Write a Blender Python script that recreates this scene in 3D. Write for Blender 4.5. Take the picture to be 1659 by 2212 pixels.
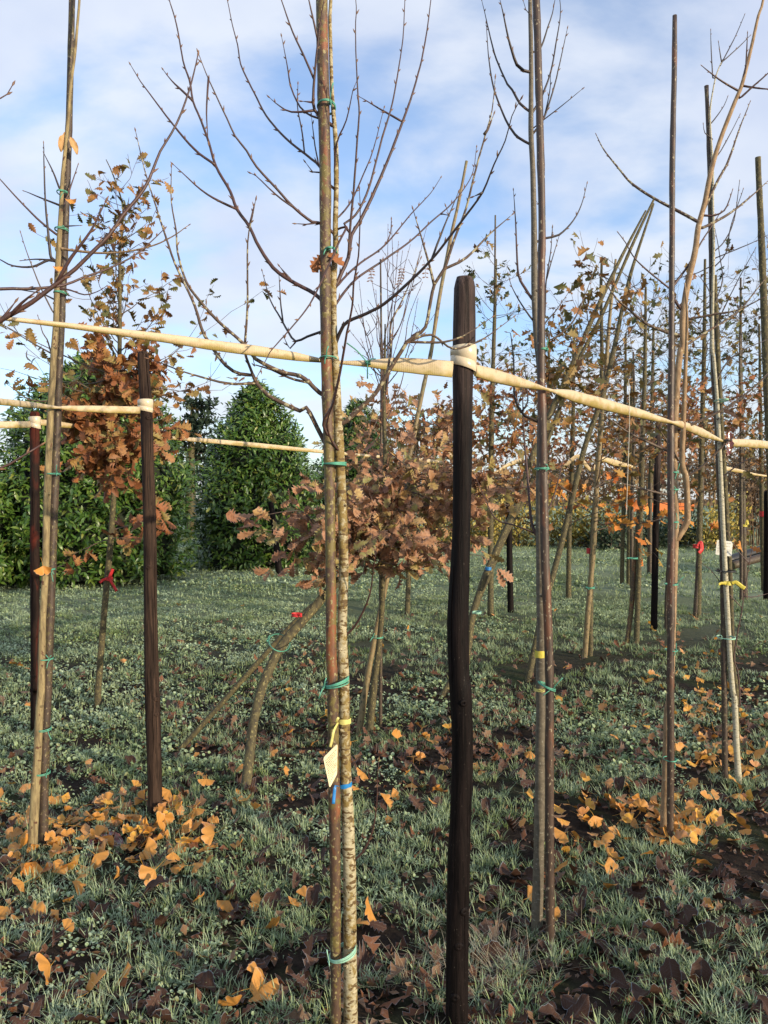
import bpy, math, random
import numpy as np
from mathutils import Vector

# ------------------------------------------------------------------ camera, world, sun
S = bpy.context.scene
for o in list(bpy.data.objects): bpy.data.objects.remove(o)
COL = S.collection
H = 1.5                      # eye height
F = 1662.0                   # focal length in the annotation's pixels (1659 x 2212)
CX, CY = 829.5, 1106.0
TH = math.atan(24.0 / F)     # the camera looks a little down
cam = bpy.data.cameras.new('camera'); camo = bpy.data.objects.new('camera', cam); COL.objects.link(camo)
cam.sensor_fit = 'VERTICAL'; cam.sensor_height = 24.0; cam.lens = 24.0 * F / 2212.0
cam.clip_start = 0.05; cam.clip_end = 3000
camo.location = (0, 0, H); camo.rotation_euler = (math.pi / 2 - TH, 0, 0)
S.camera = camo

SUN_EL, SUN_AZ = math.radians(13.0), math.radians(130.0)   # azimuth clockwise from +Y (the view direction)
sd = Vector((math.sin(SUN_AZ) * math.cos(SUN_EL), math.cos(SUN_AZ) * math.cos(SUN_EL), math.sin(SUN_EL)))
sun = bpy.data.lights.new('sun', 'SUN'); suno = bpy.data.objects.new('sun', sun); COL.objects.link(suno)
sun.energy = 5.0; sun.angle = math.radians(0.5); sun.color = (1.0, 0.84, 0.62)
suno.rotation_euler = (-sd).to_track_quat('-Z', 'Y').to_euler(); suno.location = (20, -20, 10)

world = bpy.data.worlds.new('World'); S.world = world; world.use_nodes = True
def build_world():
    nt = world.node_tree; N = nt.nodes; L = nt.links; N.clear()
    def nd(t, **k):
        n = N.new(t)
        for a, b in k.items(): setattr(n, a, b)
        return n
    out = nd('ShaderNodeOutputWorld')
    sky = nd('ShaderNodeTexSky', sky_type='NISHITA'); sky.sun_disc = False
    sky.sun_elevation = SUN_EL; sky.sun_rotation = SUN_AZ; sky.air_density = 1.0; sky.dust_density = 1.0; sky.ozone_density = 2.0
    b1 = nd('ShaderNodeBackground'); b1.inputs[1].default_value = 0.15
    tint = nd('ShaderNodeMix', data_type='RGBA', blend_type='MULTIPLY'); tint.inputs[0].default_value = 1
    tint.inputs[7].default_value = (1.75, 1.9, 2.15, 1)
    L.new(sky.outputs[0], tint.inputs[6]); L.new(tint.outputs[2], b1.inputs[0])
    b2 = nd('ShaderNodeBackground'); b2.inputs[1].default_value = 1.0
    tc = nd('ShaderNodeTexCoord'); sp = nd('ShaderNodeSeparateXYZ'); L.new(tc.outputs['Generated'], sp.inputs[0])
    add = nd('ShaderNodeMath', operation='ADD'); add.inputs[1].default_value = 0.32; 
    mx = nd('ShaderNodeMath', operation='MAXIMUM'); mx.inputs[1].default_value = 0.0
    L.new(sp.outputs[2], mx.inputs[0]); L.new(mx.outputs[0], add.inputs[0])
    dx = nd('ShaderNodeMath', operation='DIVIDE'); dy = nd('ShaderNodeMath', operation='DIVIDE')
    L.new(sp.outputs[0], dx.inputs[0]); L.new(add.outputs[0], dx.inputs[1])
    L.new(sp.outputs[1], dy.inputs[0]); L.new(add.outputs[0], dy.inputs[1])
    cb = nd('ShaderNodeCombineXYZ'); L.new(dx.outputs[0], cb.inputs[0]); L.new(dy.outputs[0], cb.inputs[1])
    mp = nd('ShaderNodeMapping'); mp.inputs['Location'].default_value = (3.1, 1.7, 0); mp.inputs['Rotation'].default_value = (0, 0, 0.5)
    mp.inputs['Scale'].default_value = (1.0, 1.5, 1); L.new(cb.outputs[0], mp.inputs[0])
    n1 = nd('ShaderNodeTexNoise'); n1.inputs['Scale'].default_value = 2.0; n1.inputs['Detail'].default_value = 7; n1.inputs['Roughness'].default_value = 0.52; n1.inputs['Distortion'].default_value = 0.25
    L.new(mp.outputs[0], n1.inputs['Vector'])
    n3 = nd('ShaderNodeTexNoise'); n3.inputs['Scale'].default_value = 7.5; n3.inputs['Detail'].default_value = 5; n3.inputs['Roughness'].default_value = 0.5
    L.new(mp.outputs[0], n3.inputs['Vector'])
    ad2 = nd('ShaderNodeMath', operation='MULTIPLY_ADD'); ad2.inputs[1].default_value = 0.2
    L.new(n3.outputs[0], ad2.inputs[0]); L.new(n1.outputs[0], ad2.inputs[2])
    r1 = nd('ShaderNodeValToRGB'); r1.color_ramp.elements[0].position = 0.43; r1.color_ramp.elements[1].position = 0.70
    r1.color_ramp.interpolation = 'EASE'
    L.new(ad2.outputs[0], r1.inputs[0])
    sc = nd('ShaderNodeMath', operation='MULTIPLY_ADD'); sc.inputs[1].default_value = 0.72; sc.inputs[2].default_value = 0.16
    L.new(r1.outputs[0], sc.inputs[0])
    # cloud colour
    n2 = nd('ShaderNodeTexNoise'); n2.inputs['Scale'].default_value = 2.6; n2.inputs['Detail'].default_value = 6; n2.inputs['Roughness'].default_value = 0.5
    mp2 = nd('ShaderNodeMapping'); mp2.inputs['Location'].default_value = (7, 4, 2); L.new(cb.outputs[0], mp2.inputs[0]); L.new(mp2.outputs[0], n2.inputs['Vector'])
    r2 = nd('ShaderNodeValToRGB'); e = r2.color_ramp.elements
    e[0].position = 0.34; e[0].color = (0.66, 0.74, 0.94, 1); e[1].position = 0.64; e[1].color = (0.90, 0.95, 1.04, 1)
    L.new(n2.outputs[0], r2.inputs[0])
    # brighter, whiter cloud low over the horizon
    hz = nd('ShaderNodeMapRange'); hz.inputs[1].default_value = 0.0; hz.inputs[2].default_value = 0.38; hz.inputs[3].default_value = 1.0; hz.inputs[4].default_value = 0.0
    L.new(sp.outputs[2], hz.inputs[0])
    mh = nd('ShaderNodeMix', data_type='RGBA'); L.new(hz.outputs[0], mh.inputs[0]); L.new(r2.outputs[0], mh.inputs[6]); mh.inputs[7].default_value = (0.86, 0.89, 0.93, 1)
    L.new(mh.outputs[2], b2.inputs[0])
    mix = nd('ShaderNodeMixShader'); L.new(sc.outputs[0], mix.inputs[0]); L.new(b1.outputs[0], mix.inputs[1]); L.new(b2.outputs[0], mix.inputs[2])
    L.new(mix.outputs[0], out.inputs[0])
build_world()
S.view_settings.view_transform = 'Standard'; S.view_settings.look = 'None'
S.view_settings.exposure = 0.0; S.view_settings.gamma = 1.0
S.render.engine = 'CYCLES'; S.cycles.max_bounces = 5; S.cycles.transparent_max_bounces = 4
try: S.cycles.use_denoising = True
except Exception: pass

# ------------------------------------------------------------------ helpers
rng = np.random.default_rng(11)
CT, ST = math.cos(TH), math.sin(TH)
def W(x, y, d):
    """annotation pixel at forward depth d -> a point of the place"""
    u = (x - CX) / F; v = (CY - y) / F
    s = d / (v * ST + CT)
    return np.array((u * s, d, H + s * (v * CT - ST)))
def GD(y):
    """forward depth of the ground seen at row y"""
    v = (CY - y) / F
    return -H * (v * ST + CT) / (v * CT - ST)
OY = (0.0, 718.9, 1437.8)
def C(col, row, pts):
    return [(col * 552.97 + p[0] / 2.857, OY[row] + p[1] / 2.857) + tuple(p[2:]) for p in pts]
def path(pts, d0, d1=None):
    """pixel polyline -> world points, the depth running from d0 to d1 along it"""
    if d1 is None: d1 = d0
    a = np.array([p[:2] for p in pts], float)
    t = np.r_[0, np.cumsum(np.hypot(*np.diff(a, axis=0).T))]; t /= t[-1]
    return np.array([W(p[0], p[1], d0 + (d1 - d0) * k) for p, k in zip(a, t)])
def smooth(P, step, vals=None):
    """Catmull-Rom resample of P (n,3) at about `step`; vals (n,k) are carried along linearly"""
    P = np.asarray(P, float)
    if vals is not None: vals = np.asarray(vals, float).reshape(len(P), -1)
    if len(P) < 2: return P, vals
    Q = np.vstack([2 * P[0] - P[1], P, 2 * P[-1] - P[-2]])
    out = []; vo = []
    for i in range(1, len(Q) - 2):
        a, b, c, d = Q[i - 1], Q[i], Q[i + 1], Q[i + 2]
        m = max(1, int(round(np.linalg.norm(c - b) / step)))
        for k in range(m):
            t = k / m
            out.append(0.5 * ((2 * b) + (c - a) * t + (2 * a - 5 * b + 4 * c - d) * t * t + (-a + 3 * b - 3 * c + d) * t ** 3))
            if vals is not None: vo.append(vals[i - 1] * (1 - t) + vals[i] * t)
    out.append(P[-1])
    if vals is not None: vo.append(vals[-1])
    return np.array(out), (np.array(vo) if vals is not None else None)
def frames(P):
    T = np.gradient(P, axis=0); T /= np.linalg.norm(T, axis=1)[:, None] + 1e-12
    n = np.cross(T[0], (0, 0, 1.0))
    if np.linalg.norm(n) < 0.2: n = np.cross(T[0], (0, 1.0, 0))
    n /= np.linalg.norm(n)
    Ns = []; Bs = []
    for t in T:
        n = n - t * np.dot(n, t); n /= np.linalg.norm(n) + 1e-12
        Ns.append(n); Bs.append(np.cross(t, n))
    return T, np.array(Ns), np.array(Bs)

class MB:
    """collects shapes and links them as ONE mesh object"""
    def __init__(s): s.V = []; s.T = []; s.Q = []; s.UV = []; s.n = 0; s.M3 = []; s.M4 = []
    def add(s, V, T=None, Q=None, uv=None, m=0):
        V = np.asarray(V, float).reshape(-1, 3)
        if T is not None and len(T): s.T.append(np.asarray(T, int) + s.n); s.M3.append(np.full(len(T), m))
        if Q is not None and len(Q): s.Q.append(np.asarray(Q, int) + s.n); s.M4.append(np.full(len(Q), m))
        s.V.append(V); s.UV.append(np.zeros((len(V), 2)) if uv is None else np.asarray(uv, float)); s.n += len(V)
    def tube(s, P, R, n=8, lump=0.0, seed=0, step=None, cap=True, m=0):
        P = np.asarray(P, float); R = np.asarray(R, float) * np.ones(len(P))
        if step: P, v = smooth(P, step, R); R = v[:, 0]
        T, N_, B = frames(P)
        a = np.arange(n) * 2 * math.pi / n
        RR = R[:, None] * np.ones((1, n))
        if lump:
            r_ = np.random.default_rng(seed); k = r_.normal(size=(len(P), n))
            for _ in range(2): k = (k + np.roll(k, 1, 1) + np.roll(k, -1, 1)) / 3; k[1:-1] = (k[1:-1] + k[2:] + k[:-2]) / 3
            RR = RR * (1 + lump * k * 2.2)
        V = P[:, None] + RR[..., None] * (np.cos(a)[None, :, None] * N_[:, None] + np.sin(a)[None, :, None] * B[:, None])
        k = len(P); i = np.arange(k - 1)[:, None] * n; j = np.arange(n)[None]; j2 = (j + 1) % n
        Q = np.stack([i + j, i + j2, i + n + j2, i + n + j], -1).reshape(-1, 4)
        uv = np.stack([np.tile(np.arange(n) / n, k), np.repeat(np.r_[0, np.cumsum(np.linalg.norm(np.diff(P, axis=0), axis=1))], n)], 1)
        V = V.reshape(-1, 3)
        Tt = []
        if cap:
            V = np.vstack([V, P[0], P[-1]]); uv = np.vstack([uv, [0, 0], [0, uv[-1, 1]]])
            jj = np.arange(n)
            Tt = np.vstack([np.stack([np.full(n, k * n), (jj + 1) % n, jj], 1), np.stack([np.full(n, k * n + 1), (k - 1) * n + jj, (k - 1) * n + (jj + 1) % n], 1)])
        s.add(V, Tt, Q, uv, m)
    def ribbon(s, P, Wd, Tk, up, n=10, m=0):
        """elliptic section sweep; Wd half-width along `up` (per point), Tk half-thickness"""
        P = np.asarray(P, float); T = np.gradient(P, axis=0); T /= np.linalg.norm(T, axis=1)[:, None]
        up = np.asarray(up, float) * np.ones((len(P), 1)) if np.ndim(up) == 1 else np.asarray(up, float)
        U = up - T * (up * T).sum(1)[:, None]; U /= np.linalg.norm(U, axis=1)[:, None]; B = np.cross(T, U)
        a = np.arange(n) * 2 * math.pi / n
        V = P[:, None] + (np.asarray(Wd) * np.ones(len(P)))[:, None, None] * np.cos(a)[None, :, None] * U[:, None] + (np.asarray(Tk) * np.ones(len(P)))[:, None, None] * np.sin(a)[None, :, None] * B[:, None]
        k = len(P); i = np.arange(k - 1)[:, None] * n; j = np.arange(n)[None]; j2 = (j + 1) % n
        Q = np.stack([i + j, i + j2, i + n + j2, i + n + j], -1).reshape(-1, 4)
        jj = np.arange(1, n - 1)
        Tt = np.vstack([np.stack([0 * jj, jj + 1, jj], 1), np.stack([0 * jj + (k - 1) * n, (k - 1) * n + jj, (k - 1) * n + jj + 1], 1)])
        s.add(V.reshape(-1, 3), Tt, Q, np.stack([np.tile((np.cos(a) + 1) / 2, k), np.repeat(np.linspace(0, 1, k), n)], 1), m)
    def leaves(s, tpl, pos, R, sc, curl=None, bend=None, twist=None, m=0, wx=None):
        tv, tt, tq, tuv = tpl
        N_ = len(pos)
        if N_ == 0: return
        V = np.repeat(tv[None], N_, 0)
        if wx is not None: V[:, :, 0] *= np.asarray(wx)[:, None]
        x = V[..., 0].copy(); y = V[..., 1].copy()
        if curl is not None: V[..., 2] += np.asarray(curl)[:, None] * x * x
        if twist is not None: V[..., 2] += np.asarray(twist)[:, None] * x * y
        if bend is not None: V[..., 2] += np.asarray(bend)[:, None] * y * y; V[..., 1] *= (1 - 0.25 * np.minimum(1.5, np.abs(np.asarray(bend)))[:, None] * np.clip(y, 0, 1))
        V *= np.asarray(sc)[:, None, None]
        V = np.einsum('nij,nkj->nki', R, V) + np.asarray(pos)[:, None]
        k = len(tv); off = (np.arange(N_) * k)[:, None, None]
        s.add(V.reshape(-1, 3), (tt[None] + off).reshape(-1, 3) if len(tt) else None, (tq[None] + off).reshape(-1, 4) if len(tq) else None, np.tile(tuv, (N_, 1)), m)
    def build(s, name, mat, parent=None, smoothed=True, origin=None):
        V = np.vstack(s.V); UV = np.vstack(s.UV)
        if parent is not None: V = V - np.array(parent['_base'])
        elif origin is not None: V = V - np.asarray(origin)
        T = np.vstack(s.T) if s.T else np.zeros((0, 3), int); Q = np.vstack(s.Q) if s.Q else np.zeros((0, 4), int)
        me = bpy.data.meshes.new(name)
        nl = T.size + Q.size; npoly = len(T) + len(Q)
        me.vertices.add(len(V)); me.vertices.foreach_set('co', V.astype(np.float32).ravel())
        li = np.r_[T.ravel(), Q.ravel()].astype(np.int32)
        me.loops.add(nl); me.loops.foreach_set('vertex_index', li)
        st = np.r_[np.arange(len(T)) * 3, T.size + np.arange(len(Q)) * 4].astype(np.int32)
        me.polygons.add(npoly); me.polygons.foreach_set('loop_start', st)
        me.polygons.foreach_set('material_index', np.r_[np.concatenate(s.M3) if s.M3 else [], np.concatenate(s.M4) if s.M4 else []].astype(np.int32))
        me.polygons.foreach_set('use_smooth', np.r_[np.zeros(len(T), bool), np.full(len(Q), smoothed, bool)])
        uvl = me.uv_layers.new(name='UVMap'); uvl.data.foreach_set('uv', UV[li].astype(np.float32).ravel())
        me.update(calc_edges=True); me.validate()
        for mm in (mat if isinstance(mat, (list, tuple)) else [mat]): me.materials.append(mm)
        o = bpy.data.objects.new(name, me); COL.objects.link(o)
        if parent is not None: o.parent = parent
        elif origin is not None: o.location = tuple(origin)
        return o
def tag(o, label=None, cat=None, group=None, kind=None):
    if label: o['label'] = label
    if cat: o['category'] = cat
    if group: o['group'] = group
    if kind: o['kind'] = kind
    return o
def empty(name, base, label, cat, group=None):
    o = bpy.data.objects.new(name, None); COL.objects.link(o); o.location = tuple(base); o.empty_display_size = 0.1
    o['_base'] = [float(v) for v in base]
    return tag(o, label, cat, group)

def vnoise(x, y, s, seed=0):
    """smooth value noise, 0..1"""
    r_ = np.random.default_rng(seed); g = r_.random((64, 64))
    x = np.asarray(x) / s + 1000; y = np.asarray(y) / s + 1000
    i = np.floor(x).astype(int); j = np.floor(y).astype(int); fx = x - i; fy = y - j
    fx = fx * fx * (3 - 2 * fx); fy = fy * fy * (3 - 2 * fy); i0 = i % 64; i1 = (i + 1) % 64; j0 = j % 64; j1 = (j + 1) % 64
    return (g[i0, j0] * (1 - fx) + g[i1, j0] * fx) * (1 - fy) + (g[i0, j1] * (1 - fx) + g[i1, j1] * fx) * fy
def gz(x, y):
    """height of the ground"""
    x = np.asarray(x, float); y = np.asarray(y, float)
    k = np.exp(-np.maximum(np.hypot(x, y) - 14, 0) / 10)
    return ((vnoise(x, y, 0.9, 1) - 0.5) * 0.05 + (vnoise(x, y, 0.28, 2) - 0.5) * 0.028) * k
def eulmat(ax, ay, az):
    ax, ay, az = [np.asarray(v, float) for v in (ax, ay, az)]
    cx, sx, cy, sy, cz, sz = np.cos(ax), np.sin(ax), np.cos(ay), np.sin(ay), np.cos(az), np.sin(az)
    R = np.empty(ax.shape + (3, 3))
    R[..., 0, 0] = cz * cy; R[..., 0, 1] = cz * sy * sx - sz * cx; R[..., 0, 2] = cz * sy * cx + sz * sx
    R[..., 1, 0] = sz * cy; R[..., 1, 1] = sz * sy * sx + cz * cx; R[..., 1, 2] = sz * sy * cx - cz * sx
    R[..., 2, 0] = -sy; R[..., 2, 1] = cy * sx; R[..., 2, 2] = cy * cx
    return R
def dirmat(Y, Z):
    """rotations whose y axis is Y and whose z axis leans to Z"""
    Y = Y / (np.linalg.norm(Y, axis=1)[:, None] + 1e-9); X = np.cross(Y, Z); X /= np.linalg.norm(X, axis=1)[:, None] + 1e-9
    return np.stack([X, Y, np.cross(X, Y)], -1)

# ------------------------------------------------------------------ leaf templates: verts, tris, quads, uv (u: 0 midrib .. 1 rim, v: along)
def strip_leaf(rows, cols=1, fold=0.0):
    """rows: (y, halfwidth); cols quads on each side of the midrib"""
    V = []; UV = []; Q = []; k = 2 * cols + 1
    for y, w in rows:
        for c in range(-cols, cols + 1):
            V.append((w * c / cols, y, fold * abs(w * c / cols))); UV.append((abs(c) / cols, y))
    for i in range(len(rows) - 1):
        for c in range(2 * cols):
            a = i * k + c; Q.append((a, a + 1, a + k + 1, a + k))
    return np.array(V), np.zeros((0, 3), int), np.array(Q), np.array(UV)
OAK = strip_leaf([(0, .012), (.08, .03), (.14, .10), (.21, .06), (.30, .20), (.38, .10), (.50, .29), (.58, .15), (.70, .31), (.77, .17), (.88, .22), (.94, .09), (1, .02)])
OAK2 = strip_leaf([(0, .02), (.15, .12), (.25, .07), (.45, .27), (.55, .14), (.72, .30), (.8, .15), (1, .03)])
LAUREL = strip_leaf([(0, .015), (.25, .13), (.5, .165), (.75, .12), (1, .01)], fold=0.25)
MAGN = strip_leaf([(0, .03), (.05, .08), (.12, .15), (.2, .215), (.29, .265), (.38, .295), (.47, .315), (.56, .31), (.65, .30), (.74, .265), (.82, .215), (.89, .155), (.95, .09), (1, .015)], cols=3)
_v = MAGN[0]; _u = MAGN[3]; _v[:, 2] += _u[:, 0] ** 2 * .055 * np.sin(_v[:, 1] * 17 + np.sign(_v[:, 0]) * 1.1) + _u[:, 0] * .02 * np.sin(_v[:, 1] * 31); _v[:, 0] *= 1 + .05 * np.sin(_v[:, 1] * 23 + np.sign(_v[:, 0]))
ROUND = strip_leaf([(0, .02), (.25, .3), (.6, .42), (.85, .3), (1, .05)])
BITS = strip_leaf([(0, .03), (.5, .3), (1, .04)])
def ginkgo_tpl():
    V = []; UV = []; Q = []; n = 24
    rings = (0.06, 0.35, 0.7, 1.0)
    for ri, r in enumerate(rings):
        for k in range(n + 1):
            a = math.radians(-64 + 128 * k / n); rr = r; q = abs(k - n / 2) / (n / 2)
            if ri == 3: rr *= 1.0 - .10 * q ** 3 + .025 * math.sin(k * 1.7) - .30 * math.exp(-(q / .07) ** 2)
            if ri == 2: rr *= 1 - .06 * math.exp(-(q / .07) ** 2)
            V.append((math.sin(a) * rr, math.cos(a) * rr, 0.055 * math.sin(k * .8 + .4) * r * r)); UV.append((r, k / n))
    for i in range(3):
        for k in range(n):
            a = i * (n + 1) + k; Q.append((a, a + 1, a + n + 2, a + n + 1))
    b = len(V)
    for (y, w) in ((0.07, .02), (-.25, .014), (-.6, .012), (-.85, .012)):
        V += [(-w + .12 * y * y, y, 0.02), (w + .12 * y * y, y, 0.02)]; UV += [(0.2, .5), (0.2, .5)]
    for i in range(3): Q.append((b + 2 * i, b + 2 * i + 1, b + 2 * i + 3, b + 2 * i + 2))
    return np.array(V), np.zeros((0, 3), int), np.array(Q), np.array(UV)
GINK = ginkgo_tpl()

# ------------------------------------------------------------------ materials
def mat(name):
    m = bpy.data.materials.new(name); m.use_nodes = True; nt = m.node_tree
    b = nt.nodes['Principled BSDF']; b.inputs['Roughness'].default_value = 0.7
    def nd(t, **k):
        n = nt.nodes.new(t)
        for a, c in k.items(): setattr(n, a, c)
        return n
    return m, nt, b, nd, nt.links.new
def ramp(nd, stops):
    r = nd('ShaderNodeValToRGB'); e = r.color_ramp.elements
    while len(e) < len(stops): e.new(0.5)
    for q, (p, c) in zip(e, stops): q.position = p; q.color = (*c, 1)
    return r
def mixc(nd, L, fac, a, b_):
    x = nd('ShaderNodeMix', data_type='RGBA')
    for s_, v in ((0, fac), (6, a), (7, b_)):
        if isinstance(v, (int, float)): x.inputs[s_].default_value = v
        elif isinstance(v, tuple): x.inputs[s_].default_value = (*v, 1)
        else: L(v, x.inputs[s_])
    return x.outputs[2]
def noise(nd, L, vec, scale, stretch=(1, 1, 1), detail=4, rough=0.55, dist=0.0):
    n = nd('ShaderNodeTexNoise'); n.inputs['Scale'].default_value = scale; n.inputs['Detail'].default_value = detail
    n.inputs['Roughness'].default_value = rough; n.inputs['Distortion'].default_value = dist
    mp = nd('ShaderNodeMapping'); mp.inputs['Scale'].default_value = stretch; L(vec, mp.inputs[0]); L(mp.outputs[0], n.inputs['Vector'])
    return n.outputs[0]
def step(nd, L, v, a, b_):
    r = nd('ShaderNodeMapRange'); r.inputs[1].default_value = a; r.inputs[2].default_value = b_; L(v, r.inputs[0]); return r.outputs[0]

def bark(name, c1, c2, spots=None, spot_amt=0.6, scale=40, stretch=(1, 1, .25), spot_scale=90, spot_stretch=(1, 1, 1), rough=.75, bump=.4, low=None, moss=None, moss_amt=.55):
    m, nt, b, nd, L = mat(name)
    tc = nd('ShaderNodeTexCoord').outputs['Object']
    n1 = noise(nd, L, tc, scale, stretch, 5, .6, .3)
    c = mixc(nd, L, step(nd, L, n1, .35, .65), c1, c2)
    if low:     # patches of another bark colour, long along the stem
        n2 = noise(nd, L, tc, 9, (1, 1, .35), 4, .6, .5); c = mixc(nd, L, step(nd, L, n2, .53, .6), c, low)
    if moss:
        n3 = noise(nd, L, tc, 55, (1, 1, .8), 6, .7, .4); n4 = noise(nd, L, tc, 5, (1, 1, .5), 3)
        a = nd('ShaderNodeMath', operation='MULTIPLY_ADD'); a.inputs[1].default_value = .6; L(n4, a.inputs[0]); L(n3, a.inputs[2])
        c = mixc(nd, L, step(nd, L, a.outputs[0], moss_amt + .28, moss_amt + .36), c, moss)
    if spots:
        n5 = noise(nd, L, tc, spot_scale, spot_stretch, 2, .5, .2)
        c = mixc(nd, L, step(nd, L, n5, spot_amt, spot_amt + .05), c, spots)
    L(c, b.inputs['Base Color']); b.inputs['Roughness'].default_value = rough
    bp = nd('ShaderNodeBump'); bp.inputs['Strength'].default_value = bump; bp.inputs['Distance'].default_value = .004; L(n1, bp.inputs['Height']); L(bp.outputs[0], b.inputs['Normal'])
    return m
M = {}
M['birch'] = bark('pale bark', (.47, .41, .26), (.31, .265, .15), (.11, .065, .02), .55, 60, (1, 1, 2.2), 48, (1, 1, 2.2), .7, .7, moss=(.22, .15, .04), moss_amt=.5)
M['birch2'] = bark('grey green bark', (.50, .46, .34), (.33, .30, .19), (.07, .05, .03), .62, 50, (1, 1, 2.5), 60, (1, 1, 2.5), .7, .5)
M['stake'] = bark('brown stake bark', (.115, .062, .033), (.05, .03, .02), (.28, .23, .10), .61, 60, (1, 1, .3), 120, (1, 1, .7), .6, .5, low=(.22, .075, .027), moss=(.15, .115, .03), moss_amt=.52)
M['stake2'] = bark('dark stake bark', (.085, .05, .032), (.04, .027, .02), (.33, .27, .17), .645, 60, (1, 1, .3), 110, (1, 1, .6), .5, .4, low=(.13, .055, .028))
M['stake3'] = bark('grey brown stake', (.075, .047, .03), (.035, .024, .017), (.24, .19, .11), .63, 60, (1, 1, .3), 100, (1, 1, .6), .6, .4, moss=(.10, .08, .03))
M['bamboo'] = bark('yellow stake', (.27, .20, .09), (.15, .10, .045), (.07, .055, .025), .6, 50, (1, 1, .3), 60, (1, 1, .6), .6, .3, moss=(.16, .14, .06))
M['ginkgo_bark'] = bark('tan furrowed bark', (.34, .265, .125), (.14, .10, .05), (.10, .045, .025), .64, 95, (1, 1, .16), 40, (1, 1, 1), .8, .9)
M['smooth'] = bark('smooth grey bark', (.15, .125, .085), (.08, .066, .045), (.24, .22, .17), .64, 50, (1, 1, 1.5), 90, (1, 1, 1.5), .6, .3)
M['pinkbark'] = bark('pinkish tan bark', (.36, .245, .135), (.20, .12, .06), (.44, .34, .21), .64, 60, (1, 1, .4), 60, (1, 1, 1), .8, .9)
M['oakbark'] = bark('olive green bark', (.115, .095, .038), (.04, .032, .018), (.25, .21, .085), .61, 55, (1, 1, .5), 85, (1, 1, .8), .8, .6)
M['twig'] = bark('reddish brown twig', (.085, .038, .03), (.045, .024, .02), (.2, .16, .13), .7, 60, (1, 1, 1), 150, (1, 1, 1), .5, .2)
M['twig_dark'] = bark('dark brown twig', (.045, .028, .024), (.025, .018, .016), None, .7, 60, (1, 1, 1), rough=.5, bump=.2)
M['twig_grey'] = bark('grey brown twig', (.13, .09, .06), (.075, .05, .036), None, .7, 60, (1, 1, 1), rough=.6, bump=.2)
M['limb'] = bark('lichened limb bark', (.11, .07, .045), (.065, .04, .03), (.34, .30, .18), .56, 60, (1, 1, 1), 70, (1, 1, 1), .7, .4)
M['bud'] = bark('bud scales', (.22, .12, .06), (.13, .06, .03), None, .7, 200, (1, 1, 1), rough=.5, bump=.2)
def plain0(name, col):
    m, nt, b, nd, L = mat(name); b.inputs['Base Color'].default_value = (*col, 1); b.inputs['Roughness'].default_value = 1; b.inputs['Specular IOR Level'].default_value = 0
    return m
def wood(name, c1, c2, c3, rough, spec=.5, bump=.5, top=None, specks=None):
    m, nt, b, nd, L = mat(name)
    tc = nd('ShaderNodeTexCoord').outputs['Object']
    n1 = noise(nd, L, tc, 75, (1, 1, .05), 6, .65, 1.2); n2 = noise(nd, L, tc, 6, (1, 1, .3), 4, .6, .6); n3 = noise(nd, L, tc, 160, (1, 1, .1), 3)
    c = mixc(nd, L, step(nd, L, n1, .38, .66), c1, c2); c = mixc(nd, L, step(nd, L, n2, .52, .62), c, c3)
    c = mixc(nd, L, step(nd, L, n3, .62, .72), c, tuple(v * .4 for v in c1))
    if top:     # bleached where rain reaches the head
        sp = nd('ShaderNodeSeparateXYZ'); L(tc, sp.inputs[0]); n4 = noise(nd, L, tc, 8, (1, 1, .4), 3); a = nd('ShaderNodeMath', operation='MULTIPLY_ADD'); a.inputs[1].default_value = .9; L(n4, a.inputs[0]); L(sp.outputs[2], a.inputs[2])
        tcol = mixc(nd, L, step(nd, L, n1, .4, .62), top[2], top[3]); c = mixc(nd, L, step(nd, L, a.outputs[0], top[0], top[1]), c, tcol)
    if specks:
        n5 = noise(nd, L, tc, 210, (1, 1, .5), 4, .7); c = mixc(nd, L, step(nd, L, n5, .66, .72), c, specks)
    L(c, b.inputs['Base Color']); b.inputs['Specular IOR Level'].default_value = spec
    rr = nd('ShaderNodeMapRange'); rr.inputs[1].default_value = .3; rr.inputs[2].default_value = .7; rr.inputs[3].default_value = rough - .12; rr.inputs[4].default_value = rough + .2
    L(n1, rr.inputs[0]); L(rr.outputs[0], b.inputs['Roughness'])
    bp = nd('ShaderNodeBump'); bp.inputs['Strength'].default_value = bump; bp.inputs['Distance'].default_value = .004
    L(n1, bp.inputs['Height']); L(bp.outputs[0], b.inputs['Normal'])
    return m
M['post_black'] = wood('black tarred wood', (.004, .003, .003), (.014, .009, .008), (.007, .005, .005), .55, .1, 1.0, top=(2.1, 2.55, (.022, .015, .013), (.12, .085, .075)), specks=(.10, .085, .07))
M['post_brown'] = wood('dark brown creosoted wood', (.014, .009, .007), (.075, .047, .033), (.025, .016, .013), .7, .1, 1.0)
M['post_red'] = wood('black and rust red wood', (.012, .008, .007), (.035, .02, .015), (.12, .022, .012), .7, .1, 1.0)
M['post_top'] = wood('weathered purple brown wood', (.07, .048, .046), (.12, .082, .072), (.042, .03, .03), .6, .3)
M['crack'] = plain0('deep crack', (.004, .003, .003))
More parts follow.
